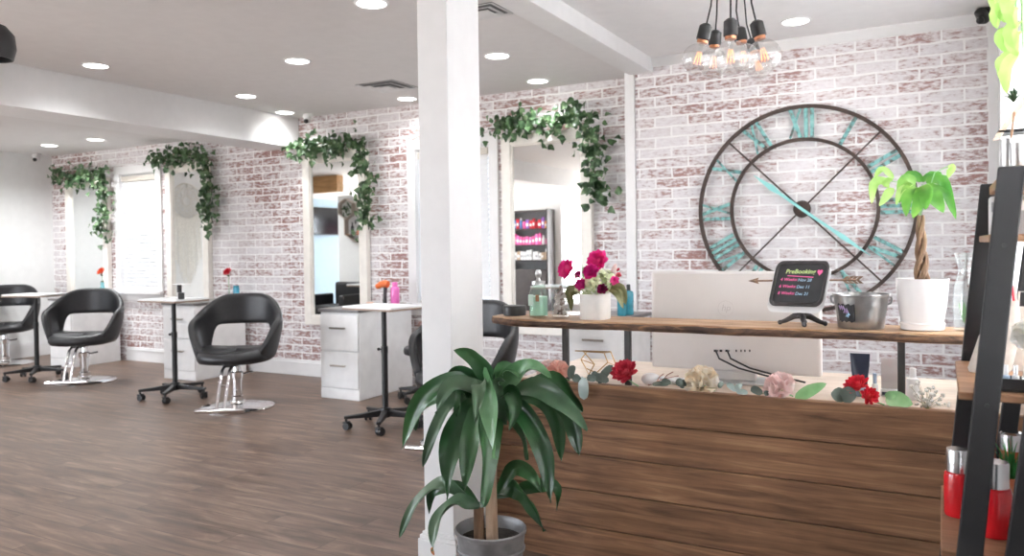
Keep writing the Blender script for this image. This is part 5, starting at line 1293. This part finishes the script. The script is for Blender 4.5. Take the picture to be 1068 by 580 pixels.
# product rack at the street wall
t = thing('product_rack', 'dark retail rack of colourful products reflected in the mirror behind the desk', 'shelf rack', (-7.75, YF+.02, 0))
RW = .60
MB().box(-RW, RW, 0, .015, 0, 2.12).build('back_panel', plain('grey_rack_back', (.22, .22, .225), .7), t, smooth=False)
for s in (-RW, RW-.03): MB().box(s, s+.03, .016, .36, 0, 2.12).build('side_panel', BROWN, t, bevel=.003)
MB().box(-RW+.031, RW-.031, .016, .40, 0, .86).build('base_cabinet', BROWN, t, bevel=.004)
SH_ = (1.06, 1.38, 1.72, 2.10)
for z in SH_: MB().box(-RW+.031, RW-.031, .016, .34, z-.022, z).build('shelf_board', BROWN, t, bevel=.002)
rg = random.Random(21); mats_ = [PINKBOX, ORBOX, VIOBOX, BLUBOX, WPL, HOTP and PINKB, TEALB, REDB]
protos = []
for si, z in enumerate((1.061, 1.381, 1.721)):
    x = -RW+.06
    while x < RW-.09:
        w = rg.uniform(.05, .075); h = rg.uniform(.14, .24); X = -7.75+x+w/2; Yp = YF+.02+.24
        if si == 0: mt = rg.choice([WPL, WPL, plain('tan_label', (.5, .36, .24), .6)])
        elif si == 1: mt = rg.choice([PINKBOX, PINKB, PINKBOX, WPL])
        else: mt = rg.choice([ORBOX, VIOBOX, BLUBOX, PINKBOX, WPL, REDC])
        if (si+int(x*50)) % 2 == 0:
            b2 = thing('product_carton', ['pale', 'pink', 'bright multicoloured'][si]+' product carton on the reflected rack, '+['lowest', 'middle', 'upper'][si]+' shelf', 'carton', (X, Yp, z), 0, ['lowest', 'middle', 'upper'][si]+' shelf cartons on the reflected rack')
            MB().box(-w/2+.003, w/2-.003, -.03, .03, 0, h).build('carton_body', mt, b2, bevel=.002); MB().box(-w/2+.008, w/2-.008, .0302, .031, h*.3, h*.6).build('label_band', WPL if mt != WPL else GRYP, b2, smooth=False)
        else:
            bottle((X, Yp, z), w/2-.004, h, mt, BLKP if rg.random() < .5 else WPL, ['pale', 'pink', 'bright multicoloured'][si]+' product bottle on the reflected rack, '+['lowest', 'middle', 'upper'][si]+' shelf', 'product_bottle', .25, .5, 'bottle', ['lowest', 'middle', 'upper'][si]+' shelf bottles on the reflected rack')
        x += w+.012

# ------------------------------------------------------------------ light, world, camera
def area(name, loc, rot, sx, sy, power, col=(1, 1, 1)):
    l = bpy.data.lights.new(name, 'AREA'); l.shape = 'RECTANGLE'; l.size = sx; l.size_y = sy; l.energy = power; l.color = col
    o = bpy.data.objects.new(name, l); COL.objects.link(o); o.location = loc; o.rotation_euler = rot; return o
def portal(name, loc, rot, sx, sy):
    o = area(name, loc, rot, sx, sy, 1); o.data.cycles.is_portal = True; return o
portal('window_portal', (XR+.16, (WR[0]+WR[1])/2, 1.70), (0, PI/2, 0), 1.5, WR[1]-WR[0])
portal('window_portal', (XL-.16, (WL_FILL[0]+WL_FILL[1])/2, 1.6), (0, -PI/2, 0), 1.6, WL_FILL[1]-WL_FILL[0])
for h in FH: portal('window_portal', ((h[0]+h[1])/2, YF-.14, (h[2]+h[3])/2), (PI/2, 0, 0), h[1]-h[0], h[3]-h[2])
for h in (W1, W2): portal('window_portal', ((h[0]+h[1])/2, YB+.14, (h[2]+h[3])/2), (-PI/2, 0, 0), h[1]-h[0], h[3]-h[2])
w = bpy.data.worlds.new('bright_sky'); bpy.context.scene.world = w; w.use_nodes = True
wt = w.node_tree; bg = wt.nodes['Background']; tc = wt.nodes.new('ShaderNodeTexCoord'); sx = wt.nodes.new('ShaderNodeSeparateXYZ'); wt.links.new(tc.outputs['Generated'], sx.inputs[0])
wr = ramp(wt, math_(wt, 'ADD', math_(wt, 'MULTIPLY', sx.outputs[2], .5), .5), [(.44, (1, .95, .90)), (.52, (.80, .86, .95))])
wt.links.new(wr, bg.inputs[0]); bg.inputs[1].default_value = 17

sc = bpy.context.scene
cd = bpy.data.cameras.new('camera'); co = bpy.data.objects.new('camera', cd); COL.objects.link(co); sc.camera = co
cd.sensor_fit = 'HORIZONTAL'; cd.sensor_width = 36; cd.lens = F/1068*36; cd.shift_y = -(290-Y0)/1068; cd.clip_start = .05
R = Matrix((RT, UP, -fw)).transposed().to_4x4(); R.translation = CAM; co.matrix_world = R
cd.dof.use_dof = True; cd.dof.focus_distance = 3.0; cd.dof.aperture_fstop = 3.5
vs_ = sc.view_settings; vs_.view_transform = 'Standard'; vs_.look = 'None'; vs_.gamma = 1; vs_.use_curve_mapping = False; vs_.exposure = 0.42
sc.cycles.use_denoising = True
sc.cycles.max_bounces = 10; sc.cycles.diffuse_bounces = 5; sc.cycles.transparent_max_bounces = 16; sc.cycles.sample_clamp_indirect = 8
